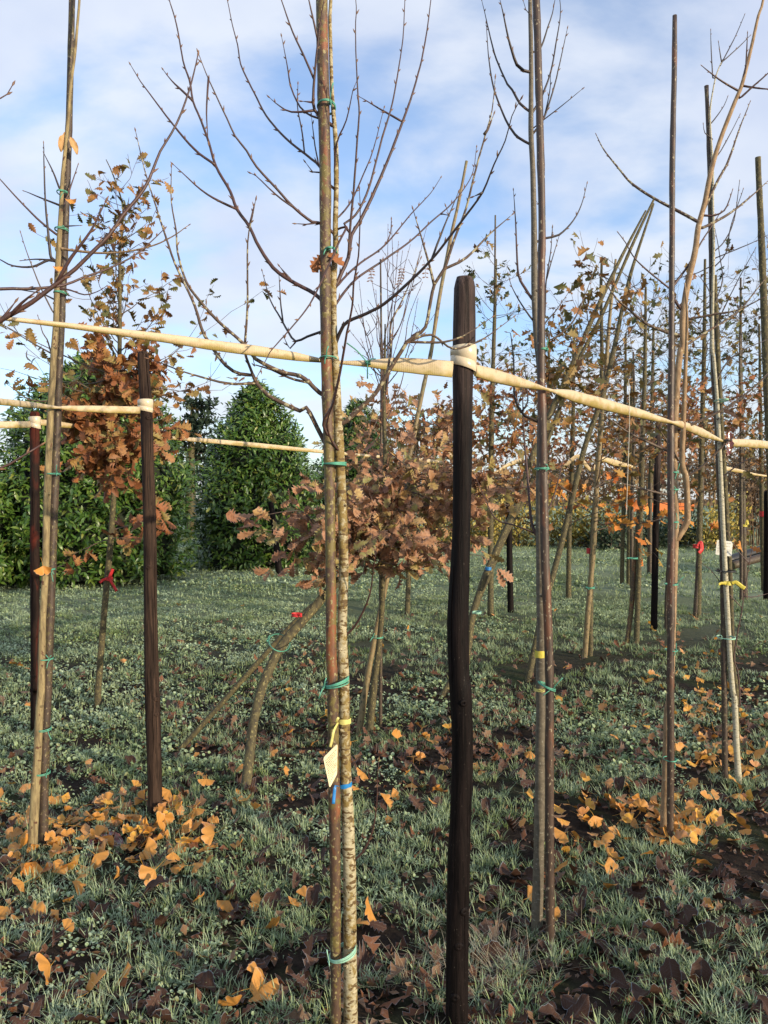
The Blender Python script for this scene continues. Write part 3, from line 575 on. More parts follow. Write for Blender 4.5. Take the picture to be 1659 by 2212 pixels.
class Tree:
    def __init__(s, trunk_pix, d, label, barkm, twigm, limbm=None, d1=None, name='young_tree', group=None, n=12, lump=.06, seed=0, knots=0, cat='tree', twn='branch'):
        pix = trunk_pix[::-1]; s.seed = seed; s.rng = np.random.default_rng(seed + 7); s.bark = barkm; s.twig = twigm; s.limb = limbm or twigm
        P = path(pix, d, d1); dd = np.linspace(d, d if d1 is None else d1, len(pix)); R = np.array([p[2] for p in pix]) / 2 / F * dd
        if P[0][2] > -.05:
            u = (P[1] - P[0]) / np.linalg.norm(P[1] - P[0]); k = P[0] - u * ((P[0][2] + .08) / max(.3, u[2])); P = np.vstack([k, P]); R = np.r_[R[0] * 1.1, R]
        s.P, v = smooth(P, .03, R); s.R = v[:, 0]; s.d = d; s.d1 = d if d1 is None else d1; s.twn = twn
        base = s.P[np.argmin(np.abs(s.P[:, 2]))].copy(); base[2] = 0
        s.root = empty(name, base, label, cat, group)
        b = MB(); b.tube(s.P, s.R, n, lump, seed)
        for k in range(knots):      # branch scars: a raised collar with a dark pit
            i = int(s.rng.integers(3, len(s.P) * 2 // 3)); a = s.rng.uniform(-2.6, -.5); o = np.array((math.cos(a), math.sin(a), 0.15)); c = s.P[i] + o * s.R[i] * .85
            b.tube([c, c + o * s.R[i] * .22, c + o * s.R[i] * .34, c + o * s.R[i] * .2], [s.R[i] * .5, s.R[i] * .42, s.R[i] * .27, s.R[i] * .1], 8, .2, k)
        b.build('trunk', barkm, s.root)
    def near(s, p):
        """the trunk point closest to p in the picture plane"""
        return int(np.argmin(np.abs(s.P[:, 2] - p[2]) + np.abs(s.P[:, 0] - p[0])))
    def branch(s, lines, spread=None, r=.0026, tip=.0009, buds=.05, m=None, join=True, d=None, dd=None):
        """lines: first the limb, then its side twigs (pixel polylines listed from the root outward)"""
        b = MB(); main = None
        for k, ln in enumerate(lines):
            L_ = sum(math.hypot(ln[i + 1][0] - ln[i][0], ln[i + 1][1] - ln[i][1]) for i in range(len(ln) - 1))
            if k == 0:
                d0 = s.d if d is None else d
                if d is None: d0 = s.P[s.near(W(ln[0][0], ln[0][1], s.d))][1]
                sp = (dd if dd is not None else s.rng.uniform(-.35, .45) * L_ / F * d0)
                P = path(ln, d0, d0 + sp)
                if join:
                    i = s.near(P[0]); q = s.P[i]
                    if np.linalg.norm(q - P[0]) > s.R[i] * .5: P = np.vstack([q, P])
                r0 = r if not callable(r) else r(L_)
                main = P; mr0 = r0
            else:
                # root depth: where it leaves the limb
                g = np.array([W(ln[0][0], ln[0][1], p[1]) for p in mainS]); i = int(np.argmin(np.linalg.norm(g - mainS, axis=1))); d0 = mainS[i][1]
                P = path(ln, d0, d0 + s.rng.uniform(-.3, .4) * L_ / F * d0); P[0] = mainS[i]
                r0 = max(tip * 1.2, mr0 * .55)
            Ps, _ = smooth(P, .02)
            if k == 0: mainS = Ps
            t = np.linspace(0, 1, len(Ps)); R = (r0 * (1 - t) ** .8) * s.rs + tip * s.rs
            Ps = Ps + np.cumsum(s.rng.normal(size=Ps.shape), 0) * .00025
            b.tube(Ps, R, 7 if r0 > .002 else 5, .1, s.seed + k)
            if buds:
                ss = np.r_[0, np.cumsum(np.linalg.norm(np.diff(Ps, axis=0), axis=1))]; q = buds * s.rng.uniform(.6, 1.2); sg = 1
                while q < ss[-1]:
                    i = min(len(Ps) - 2, int(np.searchsorted(ss, q))); t_ = Ps[i + 1] - Ps[i]; t_ /= np.linalg.norm(t_) + 1e-9
                    sd_ = np.cross(t_, (0, 1, 0)) * sg + s.rng.normal(size=3) * .4; sd_ -= t_ * np.dot(sd_, t_); sd_ /= np.linalg.norm(sd_) + 1e-9; sg = -sg
                    bl = s.rng.uniform(.008, .014) * s.bs; p0 = Ps[i] + sd_ * R[i] * .6; dr = t_ * .8 + sd_ * .5
                    b.tube([p0 - dr * bl * .2, p0 + dr * bl * .35, p0 + dr * bl], [R[i] * .8, .0021 * s.bs, .0004], 5, cap=False, m=1)
                    q += buds * s.rng.uniform(.7, 1.4)
                e = Ps[-1] - Ps[-2]; e /= np.linalg.norm(e) + 1e-9
                b.tube([Ps[-1], Ps[-1] + e * .006 * s.bs, Ps[-1] + e * .013 * s.bs], [tip, .0022 * s.bs, .0004], 5, cap=False, m=1)
        return b.build(s.twn, [m or s.twig, M['bud']], s.root)
    bs = 1.0; rs = .84

BD = 2.0
sb = C(1, 0, [(408, -320, 72), (405, 0, 72), (415, 500, 74), (425, 1000, 72), (428, 1500, 70), (432, 2100, 66)]) + C(1, 1, [(438, 300, 68), (446, 600, 66), (455, 1000, 64), (460, 1400, 62), (466, 2000, 64)]) + C(1, 2, [(474, 100, 66), (479, 500, 68), (485, 1000, 70), (490, 1500, 66), (494, 2212, 64), (497, 2600, 64)])
pole([(a, b_, c / 2.857) for a, b_, c in sb], 1.985, 'rusty brown stake tied to the pale speckled trunk nearest the camera', M['stake'], n=14, seed=21)
tb = C(1, 0, [(470, -900, 16), (458, -300, 18), (462, 0, 20), (456, 100, 22), (460, 300, 23), (468, 550, 24), (478, 700, 26), (490, 850, 28), (495, 1000, 30), (495, 1200, 32), (490, 1400, 34), (492, 1550, 36), (478, 1700, 42), (478, 1900, 40), (487, 2200, 42)]) + C(1, 1, [(490, 150, 46), (500, 400, 52), (514, 700, 60), (528, 1000, 58), (542, 1450, 60), (530, 1880, 62), (543, 2150, 66)]) + C(1, 2, [(545, 330, 64), (553, 600, 66), (566, 900, 72), (572, 1150, 78), (578, 1300, 80), (580, 1700, 84), (586, 2212, 90), (592, 2600, 94)])
B = Tree([(a, b_, c / 2.857) for a, b_, c in tb], BD, 'bare young tree with pale speckled bark and a cream tag, nearest the camera', M['birch'], M['twig'], M['limb'], n=18, seed=1, knots=11)
j1 = lambda a, b_: C(1, 0, a) + C(0, 0, b_)
B.branch([C(1, 0, [(478, 2010), (440, 1900), (360, 1810), (250, 1750), (140, 1680), (75, 1610), (0, 1490)]) + C(0, 0, [(1540, 1400), (1460, 1290), (1420, 1180), (1330, 1020), (1290, 880), (1240, 740), (1190, 620), (1170, 490), (1130, 370), (1090, 150), (1045, 0), (1000, -160)]),
          C(0, 0, [(1330, 1020), (1200, 920), (1080, 780), (950, 610), (870, 500), (810, 400)]), C(0, 0, [(1190, 620), (1060, 500), (1010, 435)]), C(0, 0, [(1460, 1300), (1350, 1240), (1240, 1170), (1075, 1020)]), C(0, 0, [(1540, 1400), (1560, 1300), (1576, 1240)]), C(1, 0, [(225, 1740), (150, 1650)])], r=.0062, dd=.12)
B.branch([C(1, 0, [(480, 1440), (430, 1395), (385, 1375), (345, 1370), (230, 1280), (120, 1160), (0, 1030)]) + C(0, 0, [(1520, 930), (1450, 840), (1400, 730), (1330, 580), (1270, 440), (1230, 330)]),
          C(1, 0, [(230, 1280), (120, 1200), (0, 1085)]) + C(0, 0, [(1556, 1072)]), C(1, 0, [(370, 1385), (310, 1385), (252, 1380)]), C(0, 0, [(1300, 490), (1280, 600), (1275, 700), (1285, 870)])], r=.0042, dd=-.15)
B.branch([C(1, 0, [(488, 1170), (440, 1130), (390, 1030), (300, 950), (180, 850), (60, 710), (0, 600)]) + C(0, 0, [(1530, 500), (1480, 390), (1460, 270), (1430, 150), (1400, 0), (1370, -120)]),
          C(1, 0, [(305, 950), (285, 820), (255, 650), (258, 520)]), C(1, 0, [(385, 1040), (365, 900), (345, 720)]), C(1, 0, [(390, 1080), (350, 1060), (310, 1005)])], r=.0036, dd=.2)
B.branch([C(1, 0, [(468, 775), (420, 740), (360, 680), (350, 630), (358, 490), (375, 300), (400, 100), (425, -40)]), C(1, 0, [(358, 495), (295, 340), (230, 200), (160, 0), (120, -120)]), C(1, 0, [(376, 240), (350, 110), (325, 0), (310, -90)]), C(1, 0, [(345, 640), (290, 625)]),
          C(1, 0, [(395, 742), (340, 715), (270, 660), (215, 540), (190, 400), (158, 230)]), C(1, 0, [(345, 716), (220, 690), (150, 655), (88, 605)])], r=.005, dd=-.1)
B.branch([C(1, 0, [(492, 1770), (530, 1680), (570, 1590), (590, 1450), (640, 1370), (720, 1210), (800, 1030), (870, 860), (950, 650), (1010, 450), (1060, 230), (1090, 0), (1105, -130)]),
          C(1, 0, [(572, 1580), (580, 1400), (600, 1200), (615, 1000), (625, 850), (635, 700), (625, 550), (612, 200), (617, 40), (605, -60)]), C(1, 0, [(630, 640), (645, 600)]), C(1, 0, [(590, 1455), (545, 1380), (590, 1350), (640, 1290), (700, 1150), (740, 1000), (780, 850), (840, 640), (885, 400), (910, 200), (920, 0), (925, -80)])], r=.0058, dd=.25)
B.branch([C(1, 0, [(496, 1350), (580, 1260), (650, 1110), (720, 940), (790, 670)])], r=.0022, dd=.2)
B.branch([C(1, 0, [(486, 1060), (500, 880), (560, 740), (600, 560), (625, 500)])], r=.0026, dd=-.1)
B.branch([C(1, 0, [(495, 1770), (560, 1700), (650, 1620), (800, 1510), (960, 1320), (1080, 1190), (1140, 1100)]), C(1, 0, [(800, 1510), (830, 1440), (835, 1360)])], r=.003, dd=.3)
B.branch([C(1, 0, [(485, 1890), (540, 1810), (620, 1720), (780, 1610), (950, 1490), (1090, 1360), (1230, 1230), (1330, 1080), (1360, 910)]), C(1, 0, [(1210, 1400), (1195, 1330), (1175, 1280)])], r=.0034, dd=.35)
B.branch([C(1, 0, [(495, 2110), (540, 2010), (600, 1970), (680, 1940), (790, 1880), (930, 1760), (1080, 1610), (1200, 1460), (1300, 1330), (1400, 1190), (1470, 1020), (1540, 870), (1580, 720)]) + C(2, 0, [(50, 620)]), C(1, 0, [(1390, 1200), (1350, 1210)]), C(1, 0, [(1080, 1610), (1160, 1400), (1250, 1190)])], r=.0052, m=M['twig_dark'], dd=-.35)
B.branch([C(1, 1, [(530, 565), (640, 470), (740, 370), (830, 220), (930, 60)]) + C(1, 0, [(935, 2110), (990, 2070), (1045, 2020), (1070, 1900), (1100, 1760), (1160, 1660), (1220, 1480), (1290, 1290), (1340, 1080), (1410, 830), (1450, 680), (1470, 490)]),
          C(1, 0, [(960, 2095), (1160, 2110), (1300, 2060), (1450, 1960)]), C(1, 0, [(1160, 1670), (1300, 1590), (1450, 1440), (1580, 1330)]), C(1, 0, [(1100, 1760), (1050, 1560), (970, 1300)]), C(1, 1, [(935, 50), (1080, 10)]) + C(1, 0, [(1220, 2150), (1400, 2090), (1580, 1960)]), C(1, 0, [(1400, 850), (1430, 800), (1465, 710)]), C(1, 1, [(800, 270), (830, 100)]) + C(1, 0, [(830, 2000), (900, 1850), (1010, 1600)])], r=.0068, m=M['limb'], dd=-.12)
B.branch([C(1, 1, [(500, 425), (465, 415), (390, 370), (330, 310), (270, 265), (180, 250), (60, 200), (0, 165)]) + C(0, 0, [(1500, 2120), (1340, 1980), (1210, 1830), (1150, 1740), (1100, 1560), (1090, 1420), (1060, 1240), (1060, 1040)]), C(1, 1, [(310, 340), (210, 280), (100, 230), (0, 200)]) + C(0, 1, [(1575, 205), (1560, 140)])], r=.0068, m=M['limb'], dd=-.1)
B.branch([C(1, 1, [(530, 790), (480, 740), (430, 680), (380, 590), (310, 460), (270, 480), (170, 435), (80, 390), (0, 310)]) + C(0, 1, [(1560, 260), (1480, 250), (1390, 195), (1290, 60)]) + C(0, 0, [(1240, 2020), (1200, 1880), (1080, 1620), (1030, 1480), (960, 1270), (900, 1080), (835, 810)]),
          C(0, 1, [(1570, 330), (1400, 310), (1150, 245), (980, 180), (920, 160)]), C(1, 1, [(300, 470), (350, 540)]), C(1, 1, [(0, 320), (-60, 150)]) + C(0, 0, [(1510, 2160), (1530, 1900), (1530, 1500), (1560, 1330), (1576, 1240)])], r=.007, m=M['limb'], dd=.05)
B.branch([C(1, 1, [(528, 760), (415, 570), (470, 450), (515, 250), (550, 60)]) + C(1, 0, [(560, 2050), (590, 1900), (600, 1750), (630, 1580), (640, 1330), (635, 1180)])], r=.0045, dd=-.3, m=M['twig'])
B.branch([C(1, 1, [(528, 740), (440, 690), (300, 450), (200, 220), (120, 120), (20, 260)])[:1] + C(1, 1, [(480, 690), (440, 560), (490, 400), (518, 250)]) + C(1, 0, [(590, 1250), (600, 1200)])[:0]], r=.003, dd=-.2, buds=None)
B.branch([C(1, 0, [(490, 1420), (555, 1400), (510, 1500), (420, 1700), (330, 1880), (230, 2010), (100, 2150)]) + C(1, 1, [(80, 120), (0, 270)])], r=.0028, dd=-.3)
B.branch([C(1, 0, [(480, 2010), (400, 2050), (320, 2080), (245, 2110), (200, 2050), (150, 1960), (90, 1850), (40, 1680)]), C(1, 0, [(172, 2000), (150, 1850), (140, 1700)]), C(1, 0, [(245, 2110), (210, 2150), (180, 2090)])], r=.004, dd=.25, m=M['twig_dark'])
B.branch([C(1, 1, [(560, 1860), (600, 1820), (660, 1720), (705, 1600), (720, 1490), (740, 1350)])], r=.0032, dd=-.1)
B.branch([C(1, 2, [(590, 1210), (660, 1150), (720, 1020), (745, 850), (750, 700), (758, 590)])], r=.0028, dd=-.05)

# tree at the frame edge whose long branch reaches in
A = Tree([(-330, -300, 18), (-330, 300, 32), (-335, 900, 42), (-340, 1700, 50), (-345, 2900, 60)], 1.30, 'bare tree standing just outside the frame, its long branch crossing the leftmost slim tree', M['ginkgo_bark'], M['twig'], seed=2)
A.branch([C(0, 0, [(-930, 2500), (-500, 2300), (-200, 2100), (0, 1985), (60, 1950), (200, 1870), (340, 1760), (470, 1660), (580, 1550), (680, 1450), (760, 1330), (860, 1210), (920, 1110), (990, 930), (1090, 760), (1170, 560), (1222, 350)]),
          C(0, 0, [(340, 1760), (380, 1690), (440, 1590), (560, 1430), (650, 1250)]), C(0, 0, [(60, 1950), (130, 1870), (220, 1800)]), C(0, 0, [(20, 1965), (90, 1870)])], r=.0058, tip=.0012, buds=.055, dd=.15, d=1.3)
A.branch([C(0, 0, [(-930, 1900), (-400, 1820), (0, 1780), (180, 1780), (380, 1760), (510, 1710), (680, 1650), (850, 1560), (1000, 1420)])], r=.0042, tip=.001, buds=.06, dd=.3, d=1.3)
A.branch([C(0, 1, [(-940, 1100), (-300, 950), (0, 840), (100, 790), (250, 700)])], r=.004, tip=.0015, buds=.06, dd=.1, d=1.3)
A.branch([C(0, 0, [(-930, 900), (-300, 700), (0, 605), (40, 580), (70, 530)])], r=.003, dd=.1, d=1.3)

# dark staked pair
sdp = C(2, 0, [(130, -500, 44), (150, 0, 46), (165, 500, 46), (175, 900, 46), (185, 1400, 46), (180, 1800, 48), (180, 2200, 50)]) + C(2, 1, [(184, 400, 52), (194, 900, 54), (205, 1400, 54), (222, 1800, 54), (232, 2212, 54)]) + C(2, 2, [(231, 500, 55), (232, 1100, 56), (235, 1700, 58)])
pole([(a, b_, c / 2.857) for a, b_, c in sdp], 2.56, 'tall dark brown stake with pale flecks tied to the smooth grey trunk', M['stake2'], n=14, seed=23)
tdp = C(2, 0, [(112, -600, 20), (112, 0, 26), (118, 300, 27), (118, 650, 30), (118, 850, 32), (128, 1050, 34), (136, 1400, 36), (140, 1800, 40), (155, 2100, 42)]) + C(2, 1, [(180, 300, 46), (178, 700, 50), (172, 1100, 54), (176, 1400, 58), (182, 1800, 60), (178, 2212, 60)]) + C(2, 2, [(178, 300, 60), (172, 700, 62), (165, 1200, 66), (152, 1660, 74)])
D = Tree([(a, b_, c / 2.857) for a, b_, c in tdp], 2.62, 'bare young tree with smooth grey trunk tied to the tall dark brown stake', M['smooth'], M['twig_dark'], n=16, seed=3, knots=3)
D.branch([C(2, 0, [(112, 445), (70, 435), (30, 400), (0, 310)]) + C(1, 0, [(1560, 240), (1530, 100), (1505, -10)])], r=.0062, dd=-.1)
D.branch([C(2, 0, [(112, 690), (50, 640), (0, 555)]) + C(1, 0, [(1550, 520), (1470, 330), (1420, 110), (1395, 5)])], r=.0046)
D.branch([C(2, 0, [(112, 890), (40, 850), (0, 805)]) + C(1, 0, [(1540, 740), (1470, 560), (1440, 400), (1420, 150)])], r=.0046)
D.branch([C(2, 0, [(116, 330), (180, 290), (220, 170), (250, 80), (268, -20)])], r=.0038)
D.branch([C(2, 0, [(122, 700), (185, 590), (240, 440), (275, 250), (300, 80), (292, -40)])], r=.004)
D.branch([C(2, 0, [(125, 830), (190, 740), (250, 560), (300, 350), (335, 180)]), C(2, 0, [(200, 690), (235, 560), (240, 455)])], r=.004)
D.branch([C(2, 0, [(138, 1500), (205, 1470), (290, 1450), (380, 1360), (430, 1260), (460, 1140)]), C(2, 0, [(245, 1460), (250, 1410)])], r=.0046)
D.branch([C(2, 0, [(150, 2010), (200, 1950), (210, 1750), (240, 1560), (250, 1410)]), C(2, 0, [(215, 1720), (260, 1560), (290, 1460)])], r=.0042)
D.branch([C(2, 0, [(140, 1870), (80, 1780), (40, 1700), (30, 1550), (20, 1350), (10, 1180)])], r=.005, m=M['twig'])
D.branch([C(2, 0, [(148, 2000), (60, 1880), (0, 1770)]) + C(1, 0, [(1560, 1700)])], r=.0036)
D.branch([C(2, 0, [(120, 800), (195, 740), (300, 660), (430, 555)])], r=.002)
D.branch([C(2, 0, [(155, 2080), (215, 1980), (270, 1920), (345, 1810)])], r=.003)
D.branch([C(2, 1, [(178, 60), (215, -5)]) + C(2, 0, [(230, 2100), (300, 2060), (380, 1980), (440, 1850), (490, 1720)])], r=.0044, m=M['twig_grey'])
D.branch([C(2, 1, [(176, 560), (130, 530), (80, 510), (20, 400), (15, 200), (-5, 0)]) + C(1, 0, [(1560, 2050)]), C(2, 1, [(60, 490), (100, 420), (80, 200)])], r=.0055)
D.branch([C(2, 1, [(174, 1275), (145, 1240), (115, 1150), (95, 900), (70, 600), (55, 250)]), C(2, 1, [(135, 1200), (190, 1150), (260, 1000), (320, 760), (340, 660)]), C(2, 1, [(135, 1235), (90, 1215), (0, 1185)]) + C(1, 1, [(1480, 1150), (1400, 1000), (1350, 880)])], r=.006, m=M['twig'])
D.branch([C(2, 0, [(118, 300), (118, 100), (85, 60), (70, 10)])], r=.003)
D.branch([C(2, 0, [(140, 1800), (160, 1560), (172, 1300), (150, 1240)])], r=.002, m=M['twig_grey'])

# pale tan tree with the tall clear stake
se = C(2, 0, [(1005, 96, 28), (1000, 500, 32), (990, 1000, 34), (988, 1400, 34), (986, 1800, 34), (984, 2200, 36)]) + C(2, 1, [(981, 400, 40), (980, 900, 42), (984, 1300, 44), (980, 1800, 44), (979, 2212, 44)]) + C(2, 2, [(979, 500, 44), (976, 1080, 44)])
pole([(a, b_, c / 2.857) for a, b_, c in se], 3.34, 'tall straight stake with a clear sawn top, second stake past the crooked black post', M['stake2'], n=12, seed=24)
te = C(2, 0, [(1560, -250, 14), (1550, 0, 15), (1520, 100, 17), (1480, 280, 19), (1420, 520, 22), (1380, 620, 24), (1290, 850, 26), (1230, 1050, 29), (1190, 1250, 30), (1150, 1400, 34), (1130, 1550, 34), (1085, 1750, 36), (1055, 1950, 38), (1055, 2150, 38)]) + C(2, 1, [(1040, 100, 38), (1020, 300, 38), (1004, 600, 38), (1002, 900, 40), (1010, 1150, 40), (1006, 1320, 40), (995, 1700, 40), (978, 2212, 44)]) + C(2, 2, [(962, 300, 46), (950, 700, 50), (940, 1090, 54)])
E = Tree([(a, b_, c / 2.857) for a, b_, c in te], 3.40, 'pale tan forked young tree bending away from its tall straight stake', M['pinkbark'], M['twig'], M['pinkbark'], d1=3.55, n=14, seed=4, knots=4)
E.branch([C(2, 1, [(1008, 1290), (1040, 1240), (1072, 1190), (1085, 1130), (1075, 900), (1052, 820), (1055, 600), (1065, 300), (1075, 0)]) + C(2, 0, [(1076, 2000), (1075, 1900), (1062, 1750)])], r=.0145, tip=.004, buds=None, m=M['pinkbark'], dd=-.12)
for ln, r_ in (([(1150, 1370), (1040, 1310), (870, 1220), (740, 1130), (660, 1040), (570, 930), (520, 835)], .008), ([(1390, 555), (1280, 490), (1175, 410)], .005), ([(1405, 605), (1490, 530), (1580, 450), (1640, 400)], .005), ([(1430, 530), (1520, 545), (1640, 556)], .005), ([(1175, 1405), (1270, 1360), (1370, 1300), (1480, 1210), (1580, 1120)], .007), ([(1195, 1330), (1250, 1330), (1310, 1300), (1340, 1240), (1360, 1180)], .005), ([(1190, 1280), (1260, 1130), (1330, 1000), (1400, 800), (1470, 630)], .007), ([(1035, 2070), (950, 2050), (830, 2000), (730, 1920), (650, 1850), (550, 1710)], .008), ([(1065, 1975), (1090, 1970), (1250, 1940), (1400, 1910), (1580, 1820)], .006), ([(1060, 2140), (1200, 2050), (1390, 1930), (1500, 1800), (1580, 1700)], .006), ([(1430, 470), (1445, 410), (1455, 210)], .0045)):
    E.branch([C(2, 0, ln)], r=r_, tip=.0018, m=M['twig'] if r_ < .006 else M['limb'])
E.branch([C(2, 0, [(1055, 1920), (1010, 1860), (985, 1790), (1090, 1640), (1180, 1480), (1290, 1310)]), C(2, 0, [(985, 1790), (870, 1700), (760, 1600), (700, 1500), (655, 1440)])], r=.007, tip=.0018)
for ln, r_ in (([(1055, 590), (1250, 500), (1430, 390), (1580, 250)], .0065), ([(1075, 890), (1200, 800), (1310, 690), (1450, 580)], .0055), ([(1045, 820), (970, 690), (880, 550)], .005), ([(990, 730), (955, 725), (830, 670), (710, 610), (560, 500)], .0065), ([(990, 1005), (955, 1000), (860, 980), (750, 950), (650, 920)], .006)):
    E.branch([C(2, 1, ln)], r=r_, tip=.002, m=M['twig_grey'])

# white tagged birch-like tree with two stakes
FD = 4.08
pole([(a, b_, c / 2.857) for a, b_, c in C(2, 0, [(1200, 530, 24), (1215, 900, 26), (1226, 1400, 27), (1238, 2200, 28)]) + C(2, 1, [(1262, 500, 34), (1285, 1000, 36), (1302, 1500, 36), (1310, 2212, 36)]) + C(2, 2, [(1315, 650, 36)])], FD, 'dark stake with an orange sawn head, on one side of the white tagged tree', M['stake3'], seed=25)
pole([(a, b_, c / 2.857) for a, b_, c in C(2, 0, [(1250, 1700, 28), (1272, 2200, 30)]) + C(2, 1, [(1290, 500, 28), (1318, 1000, 28), (1345, 1500, 30), (1362, 2000, 30), (1382, 2212, 30)]) + C(2, 2, [(1392, 500, 30)])], FD + .12, 'shorter flecked stake on the far side of the white tagged tree', M['oakbark'], seed=26)
tf = C(2, 0, [(1300, 370, 6), (1265, 450, 8), (1240, 560, 9), (1222, 700, 10), (1232, 900, 12), (1240, 1050, 13), (1240, 1250, 14), (1245, 1500, 15), (1240, 1800, 17), (1235, 2150, 20)]) + C(2, 1, [(1245, 150, 20), (1265, 400, 22), (1285, 800, 26), (1300, 1150, 29), (1312, 1400, 30), (1325, 1650, 31), (1345, 2000, 32), (1362, 2212, 32)]) + C(2, 2, [(1372, 200, 34), (1385, 480, 36), (1398, 700, 42)])
FT = Tree([(a, b_, c / 2.857) for a, b_, c in tf], FD - .02, 'slender tree with white ringed bark held between two stakes, white tag behind it', M['birch2'], M['twig_dark'], n=12, seed=5, knots=5)
for ln in ([(1285, 405), (1330, 320), (1380, 220), (1435, 90)], [(1300, 380), (1400, 290), (1470, 220)], [(1295, 390), (1285, 330), (1275, 265)], [(1240, 480), (1232, 330), (1228, 190)], [(1230, 760), (1270, 710), (1310, 650), (1330, 600)], [(1235, 1000), (1290, 930), (1360, 800), (1405, 710)], [(1240, 1560), (1310, 1490), (1370, 1360), (1405, 1120)], [(1245, 1650), (1320, 1560), (1350, 1400), (1425, 1170)], [(1238, 2050), (1310, 1900), (1400, 1720), (1500, 1540)], [(1240, 1900), (1300, 1730), (1280, 1560), (1255, 1420)], [(1240, 1600), (1360, 1550), (1480, 1500), (1580, 1450)], [(1235, 1640), (1130, 1690), (1000, 1720)], [(1238, 860), (1190, 820), (1180, 770)], [(1240, 1850), (1200, 1760), (1160, 1710)]):
    FT.branch([C(2, 0, ln)], r=.003, tip=.0016, buds=.12)
for ln in ([(1260, 300), (1330, 180), (1440, 100), (1580, 40)], [(1272, 520), (1380, 430), (1480, 350), (1580, 260)], [(1290, 900), (1420, 800), (1580, 740)]):
    FT.branch([C(2, 1, ln)], r=.0045, tip=.0018, buds=.12)
FT.branch([C(2, 1, [(1405, 2300), (1395, 2100), (1370, 1990), (1420, 1700), (1460, 1450), (1500, 1250)]) , C(2, 1, [(1440, 1640), (1500, 1630), (1580, 1610)]), C(2, 1, [(1425, 1690), (1330, 1600), (1240, 1480), (1170, 1420)]), C(2, 1, [(1470, 1430), (1380, 1330), (1330, 1230)])], r=.004, tip=.0015, buds=.1, m=M['twig'], dd=.05)

# pale trunk with the drift of yellow leaves at its foot
GD_ = 3.29
pole([(a, b_, c / 2.857) for a, b_, c in C(0, 0, [(452, -400, 38), (445, 0, 38), (435, 400, 38), (425, 800, 40), (410, 1200, 42), (395, 1600, 44), (380, 1900, 46), (366, 2200, 48)]) + C(0, 1, [(352, 500, 50), (335, 1000, 52), (318, 1500, 52), (290, 2212, 56)]) + C(0, 2, [(275, 500, 60), (265, 1160, 56)])], GD_, 'tall brown stake tied to the pale furrowed trunk with yellow leaves at its foot', M['stake3'], n=14, seed=27)
G_ = Tree([(a, b_, c / 2.857) for a, b_, c in C(0, 0, [(495, -200, 12), (490, 0, 14), (478, 150, 16), (462, 330, 18), (440, 500, 18), (415, 800, 20), (388, 1080, 22), (378, 1250, 24), (368, 1450, 30), (354, 1700, 34), (345, 2000, 36), (332, 2200, 38)]) + C(0, 1, [(312, 500, 40), (292, 1000, 42), (280, 1450, 42), (262, 1800, 42), (254, 2212, 44)]) + C(0, 2, [(245, 250, 46), (228, 600, 50), (198, 1160, 62)])], GD_ - .05, 'slim pale furrowed tree with a drift of yellow leaves at its foot', M['ginkgo_bark'], M['twig_dark'], M['ginkgo_bark'], n=14, seed=6, knots=8)
for ln, r_, mm in (([(360, 1455), (250, 1370), (120, 1240), (0, 1110), (-60, 1040)], .0045, 'twig'), ([(350, 1620), (315, 1590), (300, 1450), (285, 1300), (275, 1100), (268, 890)], .006, 'twig_dark'), ([(372, 1170), (330, 1060), (275, 950)], .004, 'twig_dark'), ([(372, 1270), (250, 1220), (155, 1180)], .0045, 'twig_dark'), ([(348, 1615), (300, 1605), (200, 1645), (80, 1640), (0, 1600), (-80, 1560)], .006, 'twig_dark'), ([(340, 1606), (220, 1600), (135, 1608)], .004, 'twig_dark'), ([(372, 1330), (420, 1200), (480, 1020)], .004, 'twig'), ([(370, 1400), (425, 1395), (490, 1393)], .0035, 'twig_dark'), ([(358, 1530), (420, 1540), (600, 1560), (760, 1555), (930, 1520), (1060, 1460), (1160, 1390)], .0055, 'pinkbark'), ([(342, 1850), (250, 1810), (90, 1785)], .003, 'twig_dark'), ([(340, 1780), (430, 1790), (520, 1820), (600, 1800), (650, 1770)], .0035, 'twig'), ([(330, 1930), (240, 1750), (160, 1540), (130, 1440)], .0025, 'twig_grey')):
    G_.branch([C(0, 0, ln)], r=r_, tip=.0016, m=M[mm], buds=.09)
for ln in ([(320, 130), (180, 50), (0, -60)], [(300, 420), (180, 410), (45, 315)], [(318, 130), (290, 40), (265, 0), (235, -100)]):
    G_.branch([C(0, 1, ln)], r=.003, tip=.0014, m=M['twig_grey'], buds=.1)

# ------------------------------------------------------------------ leafy oaks
def foliage(root, mbL, pts, dirs, tpl, size, r_, droop=.5, wob=1.0, jit=.02):
    n = len(pts); pts = pts + r_.normal(size=(n, 3)) * jit
    Y = dirs + r_.normal(size=(n, 3)) * .7 * wob; Y[:, 2] -= droop
    Z = r_.normal(size=(n, 3)) * .8 + np.array((.5, -.6, .5))
    mbL.leaves(tpl, pts, dirmat(Y, Z), size * r_.uniform(.65, 1.25, n), r_.uniform(-3, 4.5, n), r_.uniform(-.6, .5, n), r_.uniform(-1, 1, n))
def grow(b, p, d, L_, r0, r_, up=.25, n=7, wob=.12, tip=.0012):
    P = [p]; d = d / np.linalg.norm(d)
    for k in range(n):
        d = d + r_.normal(size=3) * wob + np.array((0, 0, up / n)); d /= np.linalg.norm(d); P.append(P[-1] + d * L_ / n)
    P = np.array(P); b.tube(P, np.linspace(r0, tip, len(P)), 5, 0, cap=False)
    return P
